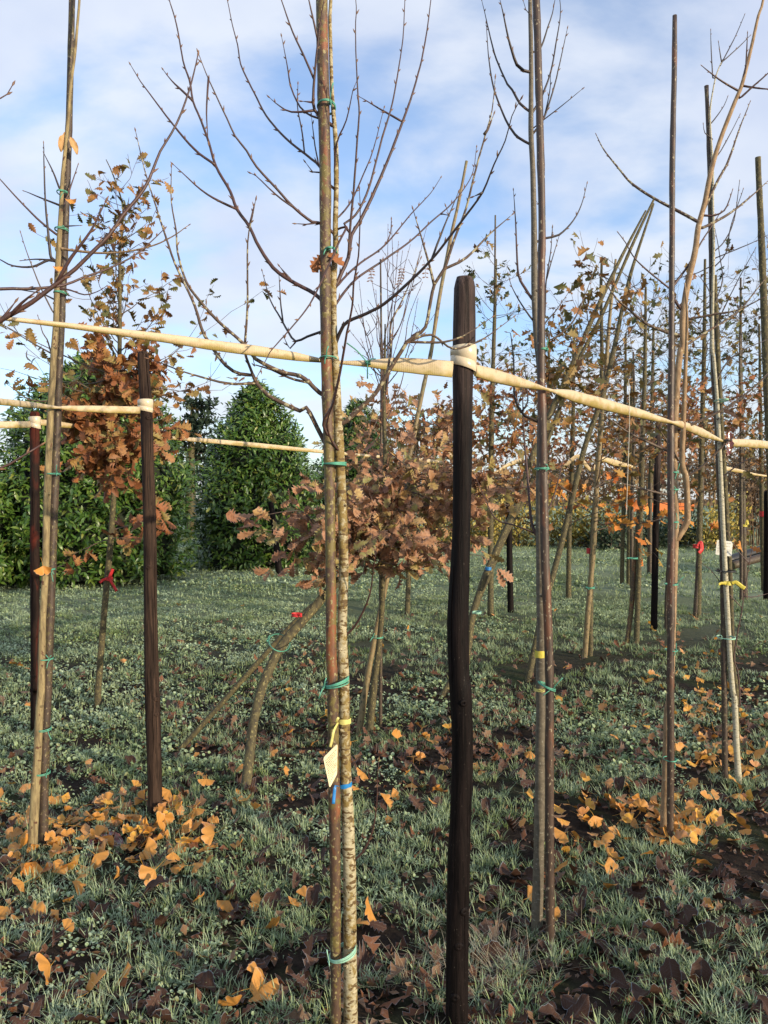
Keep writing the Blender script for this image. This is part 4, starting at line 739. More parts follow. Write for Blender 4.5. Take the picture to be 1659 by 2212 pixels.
def oak(tree, zr, nlimb, reach, lm, n_leaf, size, tpl, seed, dense=None, up=.5, twigs=3, tilt=.4, limb_r=.006, name='crown', every=1.0, tm=None, keep=1.0):
    """limbs with side twigs off the trunk between heights zr; leaves along the twigs"""
    r_ = np.random.default_rng(seed); b = MB(); P_all = []; D_all = []
    idx = np.where((tree.P[:, 2] > zr[0]) & (tree.P[:, 2] < zr[1]))[0]
    for k in range(nlimb):
        i = int(r_.choice(idx)); t = (tree.P[i, 2] - zr[0]) / (zr[1] - zr[0]); a = r_.uniform(0, 2 * math.pi)
        R_ = reach(t) * r_.uniform(.5, 1.15); d = np.array((math.cos(a), math.sin(a), tilt + r_.normal() * .25))
        P = grow(b, tree.P[i], d, R_, min(limb_r, tree.R[i] * .6) * (.6 + .4 * R_), r_, up)
        runs = [P]
        for q in range(twigs):
            j = int(r_.integers(2, len(P))); dd = (P[j] - P[j - 1]) / np.linalg.norm(P[j] - P[j - 1]) + r_.normal(size=3) * .6
            runs.append(grow(b, P[j], dd, R_ * r_.uniform(.25, .55), limb_r * .35, r_, up * .6, 5))
        for Q in runs:
            tt = r_.uniform(.25, 1, max(1, int(every * 9 * np.linalg.norm(Q[-1] - Q[0]) / .25)))
            f = tt * (len(Q) - 1); i0 = np.minimum(f.astype(int), len(Q) - 2); w = (f - i0)[:, None]
            P_all.append(Q[i0] * (1 - w) + Q[i0 + 1] * w); D_all.append((Q[i0 + 1] - Q[i0]) / np.linalg.norm(Q[i0 + 1] - Q[i0], axis=1)[:, None])
    P_all = np.vstack(P_all); D_all = np.vstack(D_all)
    n_leaf = int(n_leaf * keep)
    if len(P_all) > n_leaf: s = r_.choice(len(P_all), n_leaf, replace=False); P_all = P_all[s]; D_all = D_all[s]
    b.build('branches' if False else 'branchwork', tm or M['twig_grey'], tree.root)
    mats = lm if isinstance(lm, list) else [lm]
    zz = P_all[:, 2]
    for k, (mm, sel) in enumerate([(mats[0], np.ones(len(zz), bool))] if len(mats) == 1 else [(mats[0], zz + r_.normal(size=len(zz)) * .12 < dense), (mats[1], zz + 0 > 1e9)]):
        if len(mats) == 2 and k == 0: selA = sel
    if len(mats) == 2:
        drop = ~selA & (r_.random(len(zz)) < .72); P_all = P_all[~drop]; D_all = D_all[~drop]; selA = selA[~drop]
        f = MB(); foliage(tree.root, f, P_all[selA], D_all[selA], tpl, size, r_, .5); f.build(name, mats[0], tree.root)
        f = MB(); foliage(tree.root, f, P_all[~selA], D_all[~selA], tpl, size, r_, .2); f.build(name, mats[1], tree.root)
    else:
        f = MB(); foliage(tree.root, f, P_all, D_all, tpl, size, r_, .5); f.build(name, mats[0], tree.root)

# brown oak in front of the first evergreen
OM = Tree([(a, b_, c / 2.857) for a, b_, c in C(0, 0, [(655, 985, 5), (690, 1060, 7), (740, 1200, 9), (760, 1300, 12), (750, 1450, 16), (740, 1600, 18), (740, 2000, 24)]) + C(0, 1, [(735, 300, 28), (720, 780, 32), (702, 1000, 34), (682, 1300, 36), (650, 1650, 38), (625, 1950, 40), (605, 2212, 42)]) + C(0, 2, [(605, 235, 46)])], GD(1519), 'oak with a dense brown leaf cluster and a red ribbon before the first evergreen', M['oakbark'], M['twig_grey'], n=12, seed=8, name='oak_tree')
oak(OM, (1.72, 2.5), 44, lambda t: .40 - .10 * t, M['oak_brown'], 1350, .105, OAK, 31, up=-.1, twigs=3, tilt=.0, every=2.0)
oak(OM, (2.2, 3.9), 34, lambda t: .85 - .62 * t, M['oak_mixed'], 420, .085, OAK, 32, up=.7, twigs=2, tilt=.7, every=.6)
oak(OM, (1.9, 2.5), 12, lambda t: 1.0, M['oak_mixed'], 190, .09, OAK, 33, up=.2, twigs=3, tilt=.3, every=.6)
oak(OM, (1.2, 1.6), 4, lambda t: .55, M['oak_brown'], 46, .12, OAK, 34, up=.0, twigs=1, tilt=.0, every=1.0)
# leaning orange oak
OI = Tree([(905, 985, 5), (880, 1050, 9), (845, 1110, 12), (800, 1180, 15), (745, 1240, 18), (700, 1288, 20), (660, 1335, 20), (612, 1390, 21), (585, 1440, 21), (565, 1490, 21), (548, 1560, 21), (538, 1640, 22), (530, 1712, 24)], GD(1710), 'oak leaning hard over with frosted orange leaves, green mossy trunk and a red ribbon', M['oakbark'], M['twig_grey'], d1=4.75, n=12, seed=9, name='oak_tree')
oak(OI, (1.12, 1.75), 60, lambda t: .55, M['oak_orange'], 1900, .086, OAK, 41, up=.15, twigs=3, tilt=-.05, every=1.8)
OI.branch([[(745, 1240), (700, 1170), (660, 1110), (620, 1105), (575, 1112), (540, 1118), (515, 1128)]], r=.005, m=M['twig_grey'], buds=None, dd=-.1)
def sprig(tree, pix, d, mats, size, seed, n, jit=.03, name='leaf_spray', tpl=OAK):
    r_ = np.random.default_rng(seed); P, _ = smooth(path(pix, d), .02); k = r_.integers(0, len(P) - 1, n); f = MB()
    foliage(tree.root, f, P[k], P[k + 1] - P[k] + r_.normal(size=(n, 3)) * .01, tpl, size, r_, .15, .5, jit); f.build(name, mats, tree.root)
sprig(OI, [(515, 1128), (545, 1118), (580, 1112), (600, 1110)], 4.35, M['oak_orange'], .13, 1, 9)
pole([(705, 1283, 10.5), (640, 1340, 11.1), (560, 1428, 11.8), (480, 1518, 11.8), (415, 1590, 11.8), (388, 1620, 11.8)], 4.65, 'slanting dark stake slipped off the leaning orange oak', M['oakbark'], d1=4.75, seed=28, n=10)
# slender rowan with upright red twigs and its slanting stake
RD = GD(1588)
J = Tree([(832, 700, 2.9), (831, 800, 6.5), (829, 870, 8.6), (832, 970, 9.4), (829, 1050, 10.1), (826, 1180, 10.8), (826, 1300, 11.5), (818, 1400, 13.0), (808, 1480, 15.8), (797, 1588, 18.7)], RD, 'slender rowan with a brush of thin upright red twigs and a few withered leaflets', M['oakbark'], M['twig'], n=10, seed=10, name='rowan_tree')
rf = np.random.default_rng(91)
for k, (ex, ey) in enumerate([(640, 1740), (710, 1690), (815, 1390), (835, 1360), (905, 1560), (950, 1520), (1010, 1560), (1025, 1750), (1050, 1420), (570, 1810), (580, 2040), (740, 1800), (930, 1900), (690, 1900), (1130, 1900), (1000, 1850), (880, 1500), (650, 2100)]):
    e = C(1, 0, [(ex, ey)])[0]; sy = 925 - rf.uniform(0, 190); sx = 830 + rf.normal() * 3; b1 = rf.uniform(.45, .8); b2 = rf.uniform(.2, .4)
    q1 = (sx + (e[0] - sx) * b1 * .6 + rf.normal() * 4, sy + (e[1] - sy) * b2); q2 = (sx + (e[0] - sx) * b1 + rf.normal() * 5, sy + (e[1] - sy) * (b2 + .3)); ln = [[(sx, sy), q1, q2, e]]
    for q in range(int(rf.integers(0, 3))):
        h = rf.uniform(20, 70); ln.append([q2, (q2[0] + rf.normal() * 12, q2[1] - h * .5), (q2[0] + rf.normal() * 26, q2[1] - h)])
    J.branch(ln, r=.0034, tip=.0014, buds=.09)
for (x0, y0, x1, y1) in ((803, 578, 799, 606), (868, 574, 862, 612), (915, 562, 919, 598)):
    rr_ = np.random.default_rng(int(x0)); rl = MB(); P = path([(x0, y0), ((x0 + x1) / 2 + 2, (y0 + y1) / 2), (x1, y1)], RD); Ps, _ = smooth(P, .022); rl.tube(Ps, .001, 4)
    for i in range(1, len(Ps)):
        for sg in (-1, 1):
            rl.leaves(BITS, Ps[i:i + 1], dirmat(np.array([[sg * .9, .1, -.4]]), np.array([[0., -1, .3]])), [.02 + .008 * rr_.random()], [1.0], [.2], wx=[.8])
    rl.build('withered_leaf', M['rowan'], J.root)
pole(C(1, 0, [(1300, 995, 5.6), (1250, 1250, 6.5), (1200, 1480, 7.5), (1130, 1850, 8.5), (1085, 2150, 8.5)]) + C(1, 1, [(1050, 260, 9), (1000, 500, 9.5), (960, 720, 9.5), (920, 900, 9.5), (860, 1250, 10), (800, 1560, 11), (740, 1850, 12), (700, 2060, 13)]) + C(1, 2, [(660, 250, 14), (630, 480, 15)]), RD + .05, 'long slanting yellow topped stake leaning across the rowan', M['bamboo'], d1=RD + .5, seed=29, n=9)
# leaning oaks behind the black post
K1 = Tree([(1395, 455, 4.0), (1340, 560, 7.2), (1290, 665, 9.6), (1235, 790, 11.2), (1190, 890, 12.0), (1150, 985, 12.0), (1120, 1080, 13.6), (1085, 1160, 13.6), (1050, 1240, 14.4), (1020, 1330, 13.6), (1012, 1400, 12.8), (985, 1450, 12.8), (957, 1500, 13.6)], GD(1500), 'blue marked leaning oak crossing a slanting stake behind the crooked black post', M['oakbark'], M['twig_grey'], n=10, seed=11, name='oak_tree', d1=6.7)
oak(K1, (1.3, 3.4), 26, lambda t: .8 - .35 * t, M['oak_mixed'], 300, .11, OAK2, 51, up=.5, twigs=3, tilt=.4, every=.55)
pole([(1412, 432, 4.8), (1370, 520, 6.4), (1300, 680, 8.0), (1240, 800, 8.0), (1180, 960, 8.8), (1130, 1080, 9.6), (1090, 1160, 10.4), (1055, 1245, 11.2), (1025, 1320, 12.0), (1010, 1420, 12.0)], 6.25, 'slanting stake lashed to the leaning oak behind the black post', M['oakbark'], d1=6.8, seed=30, n=9)
K2 = Tree([(1412, 440, 4.2), (1360, 600, 7.6), (1325, 760, 10.2), (1300, 860, 11.0), (1265, 960, 11.0), (1240, 1060, 11.9), (1215, 1165, 12.8), (1195, 1240, 12.8), (1170, 1330, 13.6), (1155, 1400, 13.6), (1141, 1470, 13.6)], GD(1470), 'leaning oak with a yellow green trunk behind the tall dark brown stake', M['oakbark'], M['twig_grey'], n=10, seed=12, name='oak_tree', d1=7.1)
oak(K2, (1.2, 3.6), 24, lambda t: .8 - .35 * t, [M['oak_fire'], M['oak_mixed']], 260, .11, OAK2, 52, dense=1.75, up=.5, twigs=3, tilt=.3, every=.5)
pole([(1300, 555, 5), (1298, 640, 7), (1300, 760, 8), (1297, 900, 8), (1290, 1020, 9), (1280, 1150, 10), (1276, 1300, 11), (1275, 1415, 12)], GD(1416), 'flecked stake with a red mark, one of a close pair in the open grass', M['oakbark'], seed=31, n=9)
N1 = Tree([(1330, 560, 5), (1316, 700, 8), (1305, 850, 10), (1296, 950, 11), (1288, 1060, 12), (1282, 1180, 12), (1272, 1300, 12), (1263, 1420, 12)], GD(1420), 'thin oak with pale sunlit bark sharing the open grass with a flecked stake', M['bamboo'], M['twig_grey'], n=10, seed=13, name='oak_tree')
oak(N1, (1.15, 3.2), 34, lambda t: .95 - .45 * t, [M['oak_fire'], M['oak_mixed']], 420, .115, OAK2, 53, dense=1.45, up=.25, twigs=3, tilt=.15, every=.5)
# oaks further back
def back_oak(xb, yb, pts, label, wpx, lm, seed, z0, z1, reach, nl, nlimb=30, size=.12, barkm='oakbark', dense=None, tilt=.25, up=.5, every=.7):
    t = Tree([(x, y, w) for x, y, w in pts] + [(xb, yb, wpx)], GD(yb), label, M[barkm], M['twig_grey'], n=9, seed=seed, name='oak_tree')
    oak(t, (z0, z1), nlimb, reach, lm, nl, size, OAK2, seed + 60, dense=dense, up=up, twigs=5, tilt=tilt, every=every, limb_r=.006, keep=.85)
    return t
back_oak(1060, 1332, [(1072, 560, 4), (1068, 700, 8), (1062, 900, 11), (1060, 1100, 12)], 'tall oak with dense brown leaves below and green ones above, beside the black post', 13, [M['oak_brown'], M['oak_green']], 14, 1.55, 5.0, lambda t: .95 - .6 * t, 1500, 60, .101, dense=3.1, every=1.4)
back_oak(1228, 1293, [(1240, 700, 5), (1238, 900, 9), (1234, 1050, 10), (1230, 1150, 10)], 'dark stemmed oak beyond the grey trunked tree with orange leaves', 12, [M['oak_brown'], M['oak_mixed']], 15, 1.7, 5.2, lambda t: 1.1 - .6 * t, 1000, 50, .109, dense=3.0)
back_oak(1375, 1388, [(1395, 620, 5), (1393, 800, 9), (1388, 950, 11), (1384, 1100, 12)], 'oak of a thin V shaped pair leaning to the narrow black post', 12, [M['oak_mixed'], M['oak_green']], 16, 1.35, 3.8, lambda t: .95 - .5 * t, 620, 40, .094, dense=2.4)
pole([(1384, 1050, 9), (1376, 1150, 10), (1365, 1300, 11), (1355, 1385, 11)], GD(1386), 'brown stake crossing the base of the thin V shaped oak', M['stake'], seed=32, n=8)
back_oak(1343, 1263, [(1352, 720, 4), (1350, 900, 8), (1348, 1050, 9)], 'thin dark oak seen between the pale sunlit oak and the V shaped pair', 9, [M['oak_brown'], M['oak_green']], 17, 1.9, 5.6, lambda t: 1.1 - .6 * t, 900, 46, .117, dense=3.0)
back_oak(1358, 1264, [(1366, 800, 5), (1362, 950, 9), (1360, 1100, 10)], 'greener oak close behind the thin dark one', 11, [M['oak_mixed'], M['oak_green']], 18, 1.9, 5.0, lambda t: 1.1 - .5 * t, 700, 40, .117, dense=3.0)
back_oak(1402, 1240, [(1412, 700, 5), (1408, 900, 9), (1404, 1100, 10)], 'far oak rising above the narrow black post', 9, [M['oak_brown'], M['oak_green']], 19, 2.0, 7.0, lambda t: 1.3 - .7 * t, 1100, 50, .133, dense=3.6)
back_oak(1508, 1333, [(1523, 560, 5), (1521, 760, 9), (1516, 950, 11), (1511, 1150, 12)], 'oak with a red ribbon and rust brown leaves behind the pale tan forked tree', 13, [M['oak_brown'], M['oak_green']], 20, 1.9, 5.2, lambda t: 1.05 - .6 * t, 1300, 56, .109, dense=3.0, every=1.3)
pole([(1519, 1000, 8), (1514, 1100, 9), (1508, 1220, 10), (1502, 1333, 11)], GD(1333), 'stake tied to the red ribboned oak', M['stake3'], seed=33, n=8)
back_oak(1609, 1296, [(1600, 600, 4), (1600, 800, 8), (1604, 1000, 10), (1606, 1150, 12)], 'oak with a brown lower trunk and a yellow ribbon beside the dark pipes', 13, [M['oak_mixed'], M['oak_green']], 22, 1.8, 5.4, lambda t: 1.1 - .6 * t, 900, 46, .109, dense=2.6, barkm='stake3')
back_oak(1650, 1280, [(1640, 700, 4), (1643, 900, 8), (1646, 1100, 10)], 'oak with a red mark beside the black post at the edge of the view', 11, [M['oak_mixed'], M['oak_green']], 23, 1.9, 5.0, lambda t: 1.1 - .6 * t, 700, 40, .117, dense=2.6)
back_oak(1700, 1330, [(1690, 500, 5), (1692, 800, 10), (1697, 1100, 12)], 'oak just outside the frame beyond the white tagged tree', 14, [M['oak_mixed'], M['oak_green']], 24, 1.7, 5.0, lambda t: 1.2 - .6 * t, 900, 46, .109, dense=2.6)
back_oak(1450, 1225, [(1456, 700, 5), (1454, 900, 9), (1452, 1100, 10)], 'far oak showing behind the tall straight stake', 9, [M['oak_brown'], M['oak_green']], 26, 2.2, 7.5, lambda t: 1.5 - .8 * t, 1000, 50, .140, dense=4.0)
back_oak(1178, 1230, [(1186, 720, 5), (1184, 900, 9), (1180, 1100, 10)], 'far oak hidden behind the tall dark brown stake', 9, [M['oak_brown'], M['oak_green']], 27, 2.2, 7.0, lambda t: 1.3 - .7 * t, 900, 46, .133, dense=3.8)
back_oak(880, 1330, [(905, 850, 4), (900, 960, 8), (890, 1080, 10), (884, 1200, 11)], 'low oak with grey frosted brown leaves behind the rowan', 12, M['oak_orange'], 28, 1.0, 2.6, lambda t: 1.15 - .5 * t, 900, 46, .14, tilt=.2, every=1.1)
back_oak(990, 1290, [(985, 900, 4), (986, 1000, 8), (988, 1150, 10)], 'low russet oak behind the crooked black post', 11, M['oak_orange'], 29, 1.1, 2.9, lambda t: 1.2 - .5 * t, 800, 40, .15, tilt=.2)
for k, (pts, yb, lab, mm) in enumerate([([(1070, 465, 3.4), (1068, 700, 5), (1063, 1000, 7), (1056, 1332, 8)], 1332, 'thin dark stake rising above the tall oak in line with the black post', 'stake3'), ([(1405 + 0, 1043, 8), (1404, 1150, 9)], 1243, 'slim stake beside the far oak over the narrow black post', 'stake3'), ([(1637, 340, 12), (1642, 450, 13), (1648, 600, 15), (1656, 800, 17), (1668, 1100, 18), (1680, 1500, 19)], 1545, 'tall mossy stake at the edge of the view, sawn top against blue sky', 'oakbark'), ([(1598, 724, 4), (1600, 900, 6), (1601, 1100, 8)], 1300, 'thin pole behind the white tagged tree', 'stake3'), ([(1446, 1180, 8), (1440, 1300, 9)], 1365, 'dark stake half hidden by the tall straight stake', 'stake3'), ([(822, 560, 3.5), (824, 800, 5), (823, 1000, 6), (822, 1300, 8)], 1560, 'thin pole standing in the red twigs of the rowan', 'stake3'), ([(1368, 760, 4), (1370, 900, 6), (1365, 1100, 8)], 1270, 'thin straight stake among the greener oaks', 'stake3')]):
    pole(pts + [(pts[-1][0] + (pts[-1][0] - pts[0][0]) * .1, yb, pts[-1][2])], GD(yb), lab, M[mm], seed=40 + k, n=8)

# ------------------------------------------------------------------ evergreens
def laurel(x, d, r, h, label, seed, n, prof):
    X = (x - CX) / F * d; root = empty('laurel_bush', (X, d, 0), label, 'bush', 'big clipped evergreens'); r_ = np.random.default_rng(seed)
    pt = np.array([p[0] for p in prof]); pr = np.array([p[1] for p in prof])
    def rad(t, a): return r * np.interp(t, pt, pr) * (1 + .07 * np.sin(3 * a + seed) + .05 * np.sin(7 * a + 9 * t) + .05 * np.sin(17 * t + 2 * a))
    # added dark core: inner shade put in as colour, keeps sky from showing through
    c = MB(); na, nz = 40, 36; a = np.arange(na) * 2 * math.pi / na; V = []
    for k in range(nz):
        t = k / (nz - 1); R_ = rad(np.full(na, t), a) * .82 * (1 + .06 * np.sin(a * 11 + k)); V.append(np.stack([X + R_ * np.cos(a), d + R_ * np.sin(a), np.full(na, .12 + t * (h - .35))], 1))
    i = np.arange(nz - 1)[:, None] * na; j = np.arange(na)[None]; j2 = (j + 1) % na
    c.add(np.vstack(V), None, np.stack([i + j, i + j2, i + na + j2, i + na + j], -1).reshape(-1, 4)); c.build('dark_core', M['laurel_core'], root)
    c = MB(); c.tube([(X, d, -.1), (X + .02, d, .6), (X, d, h * .95)], [.07, .06, .01], 8); c.build('trunk', M['oakbark'], root)
    # shoots: clusters of drooping leaves
    m = n // 9; t = r_.beta(1.1, 1.25, m); a = r_.uniform(0, 2 * math.pi, m); ext = r_.uniform(.80, 1.07, m) + (r_.random(m) < .05) * .08
    R_ = rad(t, a) * ext; P = np.stack([X + R_ * np.cos(a), d + R_ * np.sin(a), .08 + t * (h - .1) + (ext - .9) * .5], 1)
    out = np.stack([np.cos(a), np.sin(a), np.full(m, .5) + t * .4], 1)
    q = np.repeat(np.arange(m), 9); P = P[q] + r_.normal(size=(m * 9, 3)) * .05; o = out[q]
    Y = o * .55 + r_.normal(size=(m * 9, 3)) * .62; Y[:, 2] -= .28; Z = o + np.array((.35, -.3, .8)) + r_.normal(size=(m * 9, 3)) * .35
    f = MB(); f.leaves(LAUREL, P, dirmat(Y, Z), r_.uniform(.10, .175, m * 9), None, r_.uniform(-.5, -.05, m * 9), r_.uniform(-.4, .4, m * 9)); f.build('foliage', M['laurel'], root)
PR1 = [(0, .86), (.1, .96), (.25, 1), (.55, .97), (.72, .82), (.85, .58), (.94, .33), (1, .05)]
PR2 = [(0, .9), (.1, .98), (.2, 1), (.4, .94), (.6, .78), (.75, .58), (.86, .38), (.95, .18), (1, .03)]
laurel(203, 14.3, 1.56, 4.1, 'broad round topped evergreen bush behind the brown oak and rust red post', 1, 21000, PR1)
laurel(554, 17.6, 1.34, 4.15, 'pointed dark evergreen bush propped by a slanting stake', 2, 17000, PR2)
laurel(772, 21.5, 1.35, 4.3, 'evergreen bush farther back, showing behind the pale speckled trunk', 3, 9000, PR2)
laurel(-75, 13.4, 1.15, 2.35, 'low evergreen bush cut by the frame edge beside the broad round topped one', 4, 7000, PR1)
def conifer():
    d = 31.0; X = (411 - CX) / F * d; root = empty('conifer_tree', (X, d, 0), 'dark flat branched conifer between the two big evergreens', 'tree'); r_ = np.random.default_rng(5)
    b = MB(); b.tube([(X, d, -.1), (X, d, 2.2), (X + .1, d, 5.6)], [.24, .2, .04], 9, .1, 2); b.build('trunk', M['oakbark'], root)
    b = MB(); P = []; Dr = []
    for k in range(46):
        z = r_.uniform(2.0, 5.4); a = r_.uniform(0, 6.28); L_ = (2.1 - .28 * (z - 2)) * r_.uniform(.6, 1.1)
        Q = grow(b, np.array((X, d, z)), np.array((math.cos(a), math.sin(a), .12)), L_, .03, r_, -.05, 8, .08, .006)
        for q in range(60):
            i = int(r_.integers(1, len(Q) - 1)); P.append(Q[i] + r_.normal(size=3) * (.16, .16, .05)); Dr.append((Q[i + 1] - Q[i]) * 4 + r_.normal(size=3) * .6)
    b.build('branchwork', M['twig_dark'], root); f = MB(); P = np.array(P); n = len(P)
    f.leaves(BITS, P, dirmat(np.array(Dr), np.tile((0, 0, 1.), (n, 1)) + r_.normal(size=(n, 3)) * .3), r_.uniform(.15, .32, n), None, r_.uniform(-.2, .2, n)); f.build('foliage', M['conifer'], root)
conifer()

# ------------------------------------------------------------------ background shrubs, pipes, far wood
def shrub(x, yb, w, h, label, lm, seed, n, size, group=None, d=None, name='shrub'):
    d = d or GD(yb); X = (x - CX) / F * d; r_ = np.random.default_rng(seed); root = empty(name, (X, d, 0), label, 'shrub', group); b = MB(); P = []; Dr = []
    for k in range(26):
        a = r_.uniform(0, 6.28); e = r_.uniform(.35, 1.5); L_ = h * r_.uniform(.6, 1.1); p0 = np.array((X + r_.normal() * w * .12, d + r_.normal() * w * .1, 0))
        Q = grow(b, p0, np.array((math.cos(a) * math.cos(e) * w / h, math.sin(a) * math.cos(e) * w / h, math.sin(e))), L_, .012, r_, .2, 7, .15, .003)
        t = r_.uniform(.1, 1, n // 26) * (len(Q) - 1.01); i = t.astype(int); P.append(Q[i] + (Q[i + 1] - Q[i]) * (t - i)[:, None] + r_.normal(size=(len(i), 3)) * h * .07); Dr.append(Q[i + 1] - Q[i])
    b.build('branchwork', M['twig_grey'], root); P = np.vstack(P); Dr = np.vstack(Dr); m = len(P); Dr = Dr / np.linalg.norm(Dr, axis=1)[:, None]
    P[:, 2] = np.maximum(P[:, 2], .03)
    f = MB(); f.leaves(BITS, P, dirmat(Dr + r_.normal(size=(m, 3)) * .8, r_.normal(size=(m, 3)) + np.array((0.3, -.5, .6))), size * r_.uniform(.6, 1.3, m), None, r_.uniform(-.4, .4, m)); f.build('foliage', lm, root)
for k, (x, yb, w, h, lab, mm) in enumerate([(955, 1178, 2.2, 2.0, 'russet twiggy shrub behind the frosted orange leaves', 'gold'), (1035, 1178, 2.2, 2.1, 'golden shrub filling the gap beside the crooked black post', 'gold'), (1115, 1180, 2.2, 2.2, 'golden shrub behind the short black post', 'gold'), (1195, 1178, 2.2, 2.3, 'yellow shrub behind the tall dark brown stake', 'gold'), (1262, 1182, 2.0, 1.7, 'dull yellow shrub beside the dark green one', 'gold'), (1322, 1186, 2.2, 1.6, 'low dark green shrub before the pale field', 'shrub_dark'), (1405, 1182, 2.2, 1.3, 'frosted grey green shrub under the far oak', 'shrub_dark'), (1548, 1186, 1.7, 1.75, 'yellow green shrub between the forked tan tree and the white tag', 'gold'), (1470, 1180, 2.0, 1.2, 'low frosted shrub behind the forked tan tree', 'shrub_dark')]):
    shrub(x, yb, w, h, lab, M[mm], 60 + k, 1500, .13, 'shrubs along the edge of the field')
for k, (x, yb, h) in enumerate([(1590, 1178, 3.2), (1612, 1180, 3.6), (1636, 1178, 3.3), (1662, 1180, 3.8), (1690, 1178, 3.5), (1720, 1180, 3.4)]):
    d = GD(yb); X = (x - CX) / F * d; r_ = np.random.default_rng(200 + k); root = empty('sapling_clump', (X, d, 0), 'clump of dry brown reedy saplings, ' + ('nearest the dark pipes', 'second from the dark pipes', 'behind the stake at the edge of the view', 'cut by the frame edge', 'first beyond the frame edge', 'second beyond the frame edge')[k], 'saplings', 'reedy saplings by the pipes'); b = MB(); P = []; Dr = []
    for q in range(26):
        p0 = np.array((X + r_.normal() * .22, d + r_.normal() * .3, 0)); Q = grow(b, p0, np.array((r_.normal() * .06, r_.normal() * .06, 1)), h * r_.uniform(.6, 1.1), .012, r_, .2, 8, .03, .003); P.append(Q[2:]); Dr.append(np.diff(Q, axis=0)[1:])
    b.build('stems', M['wood_far'], root); P = np.vstack(P); P = np.repeat(P, 5, 0) + r_.normal(size=(len(P) * 5, 3)) * .09; Dr = np.repeat(np.vstack(Dr), 5, 0); m = len(P)
    f = MB(); f.leaves(BITS, P, dirmat(Dr + r_.normal(size=(m, 3)) * .4, r_.normal(size=(m, 3))), r_.uniform(.06, .14, m), None, None); f.build('foliage', M['wood_far'], root)
def pipes():
    for k, (a, b_, r, lab, mm) in enumerate([((1568, 1212), (1672, 1180), .10, 'upper black pipe lying in the grass by the reedy saplings', 'tie_black'), ((1580, 1222), (1690, 1192), .085, 'lower grey topped pipe lying in the grass by the reedy saplings', 'stake3')]):
        d = 16.2 - k * .4; P = np.array([W(*a, d), W(*b_, d + .8)]); P[0][2] = max(r, P[0][2]); b = MB(); b.tube(np.linspace(P[0], P[1], 12), r, 14, 0); o = b.build('drain_pipe', M[mm], origin=P[0]); tag(o, lab, 'pipe', 'pipes in the grass')
pipes()
def barrier():      # orange netting far off across the field
    d = 70.0; b = MB(); x0, x1 = (1345 - CX) / F * d, (1500 - CX) / F * d; root = empty('safety_fence', (x0, d, .2), 'orange safety fence far off across the field', 'fence')
    n = 40; xs = np.linspace(x0, x1, n); r_ = np.random.default_rng(4); V = []
    for z in (.55, .9, 1.3): V.append(np.stack([xs, d + .1 * np.sin(xs), z + r_.normal(size=n) * .04], 1))
    V = np.vstack(V); i = np.arange(2)[:, None] * n; j = np.arange(n - 1)[None]; b.add(V, None, np.stack([i + j, i + j + 1, i + n + j + 1, i + n + j], -1).reshape(-1, 4)); b.build('netting', plain('orange netting', (.65, .16, .03), .7, .35), root)
    for x in xs[::6]:
        b = MB(); b.tube([(x, d + .12, 0), (x, d + .12, 1.45)], .03, 6); b.build('fence_post', M['stake3'], root)
barrier()
def far_wood():
    r_ = np.random.default_rng(8); b = MB(); tw = MB(); P = []
    for k in range(190):
        x = r_.uniform(-110, 170); d = r_.uniform(105, 150); right = max(0, min(1, (x - 5) / 40)); h = r_.uniform(3.5, 6.0) + right * r_.uniform(3.0, 7.5); w = h * .42
        tw.tube([(x, d, 0), (x + r_.normal() * .3, d, h * .5), (x + r_.normal() * .5, d, h)], [.2, .14, .03], 5)
        m = 200; q = r_.normal(size=(m, 3)) * (w * .55, w * .5, h * .24) + (x, d, h * .58); q[:, 2] = np.abs(q[:, 2]); P.append(q)
    P = np.vstack(P); m = len(P)
    b.leaves(BITS, P, dirmat(r_.normal(size=(m, 3)) + (0, 0, .8), r_.normal(size=(m, 3)) + (0, -1, .2)), r_.uniform(.5, 1.3, m), None, None, wx=r_.uniform(.25, .8, m))
    b.tube([(-150, 155, .6), (220, 155, .6)], 1.4, 6)
    b.V += tw.V; b.UV += tw.UV; b.T += [t + b.n for t in tw.T]; b.Q += [t + b.n for t in tw.Q]; b.M3 += tw.M3; b.M4 += tw.M4
    tag(b.build('far_wood', M['wood_far'], smoothed=False), 'brown leafless wood along the horizon', 'wood', kind='stuff')
far_wood()

# ------------------------------------------------------------------ ties, ribbons and tags
def tie(px, py, d, w, label, m='tie', turns=2, tails=((-14, 28), (-30, -24)), rr=.0019, depth=.02, tilt=0, side=-1, group='green ties round the trunks'):
    """loops of w pixels round a trunk and its stake, a knot at one side, two loose ends (pixels from the knot)"""
    c = W(px, py, d); hw = w / 2 / F * d; b = MB(); r_ = np.random.default_rng(int(px * 7 + py))
    for k in range(turns):
        a = np.linspace(0, 2 * math.pi, 40); z = (k - (turns - 1) / 2) * rr * 2.3
        P = np.stack([c[0] + hw * np.cos(a), c[1] + depth * np.sin(a), c[2] + z * (.6 + .4 * np.cos(a)) + tilt / F * d * np.cos(a) + r_.normal() * .001], 1); b.tube(P, rr, 7, cap=False)
    kn = c + np.array((side * hw, -depth * .55, side * tilt / F * d)); b.tube([kn - (0, 0, rr * 2), kn, kn + (0, 0, rr * 2)], [rr, rr * 2.2, rr], 8)
    for (tx, ty) in tails:
        e = kn + np.array((tx / F * d, -.012, -ty / F * d)); md = (kn + e) / 2 + np.array((0, -.006, .004)); Q, _ = smooth([kn, md, e], .008); b.tube(Q, rr * .9, 6)
    return tag(b.build('plant_tie', M[m], origin=c), label, 'tie', group)
tie(705, 232, 1.992, 38, 'green tie with a long loose end high on the pale speckled trunk', turns=2, tails=((8, -38), (5, 14)), side=.45, depth=.037)
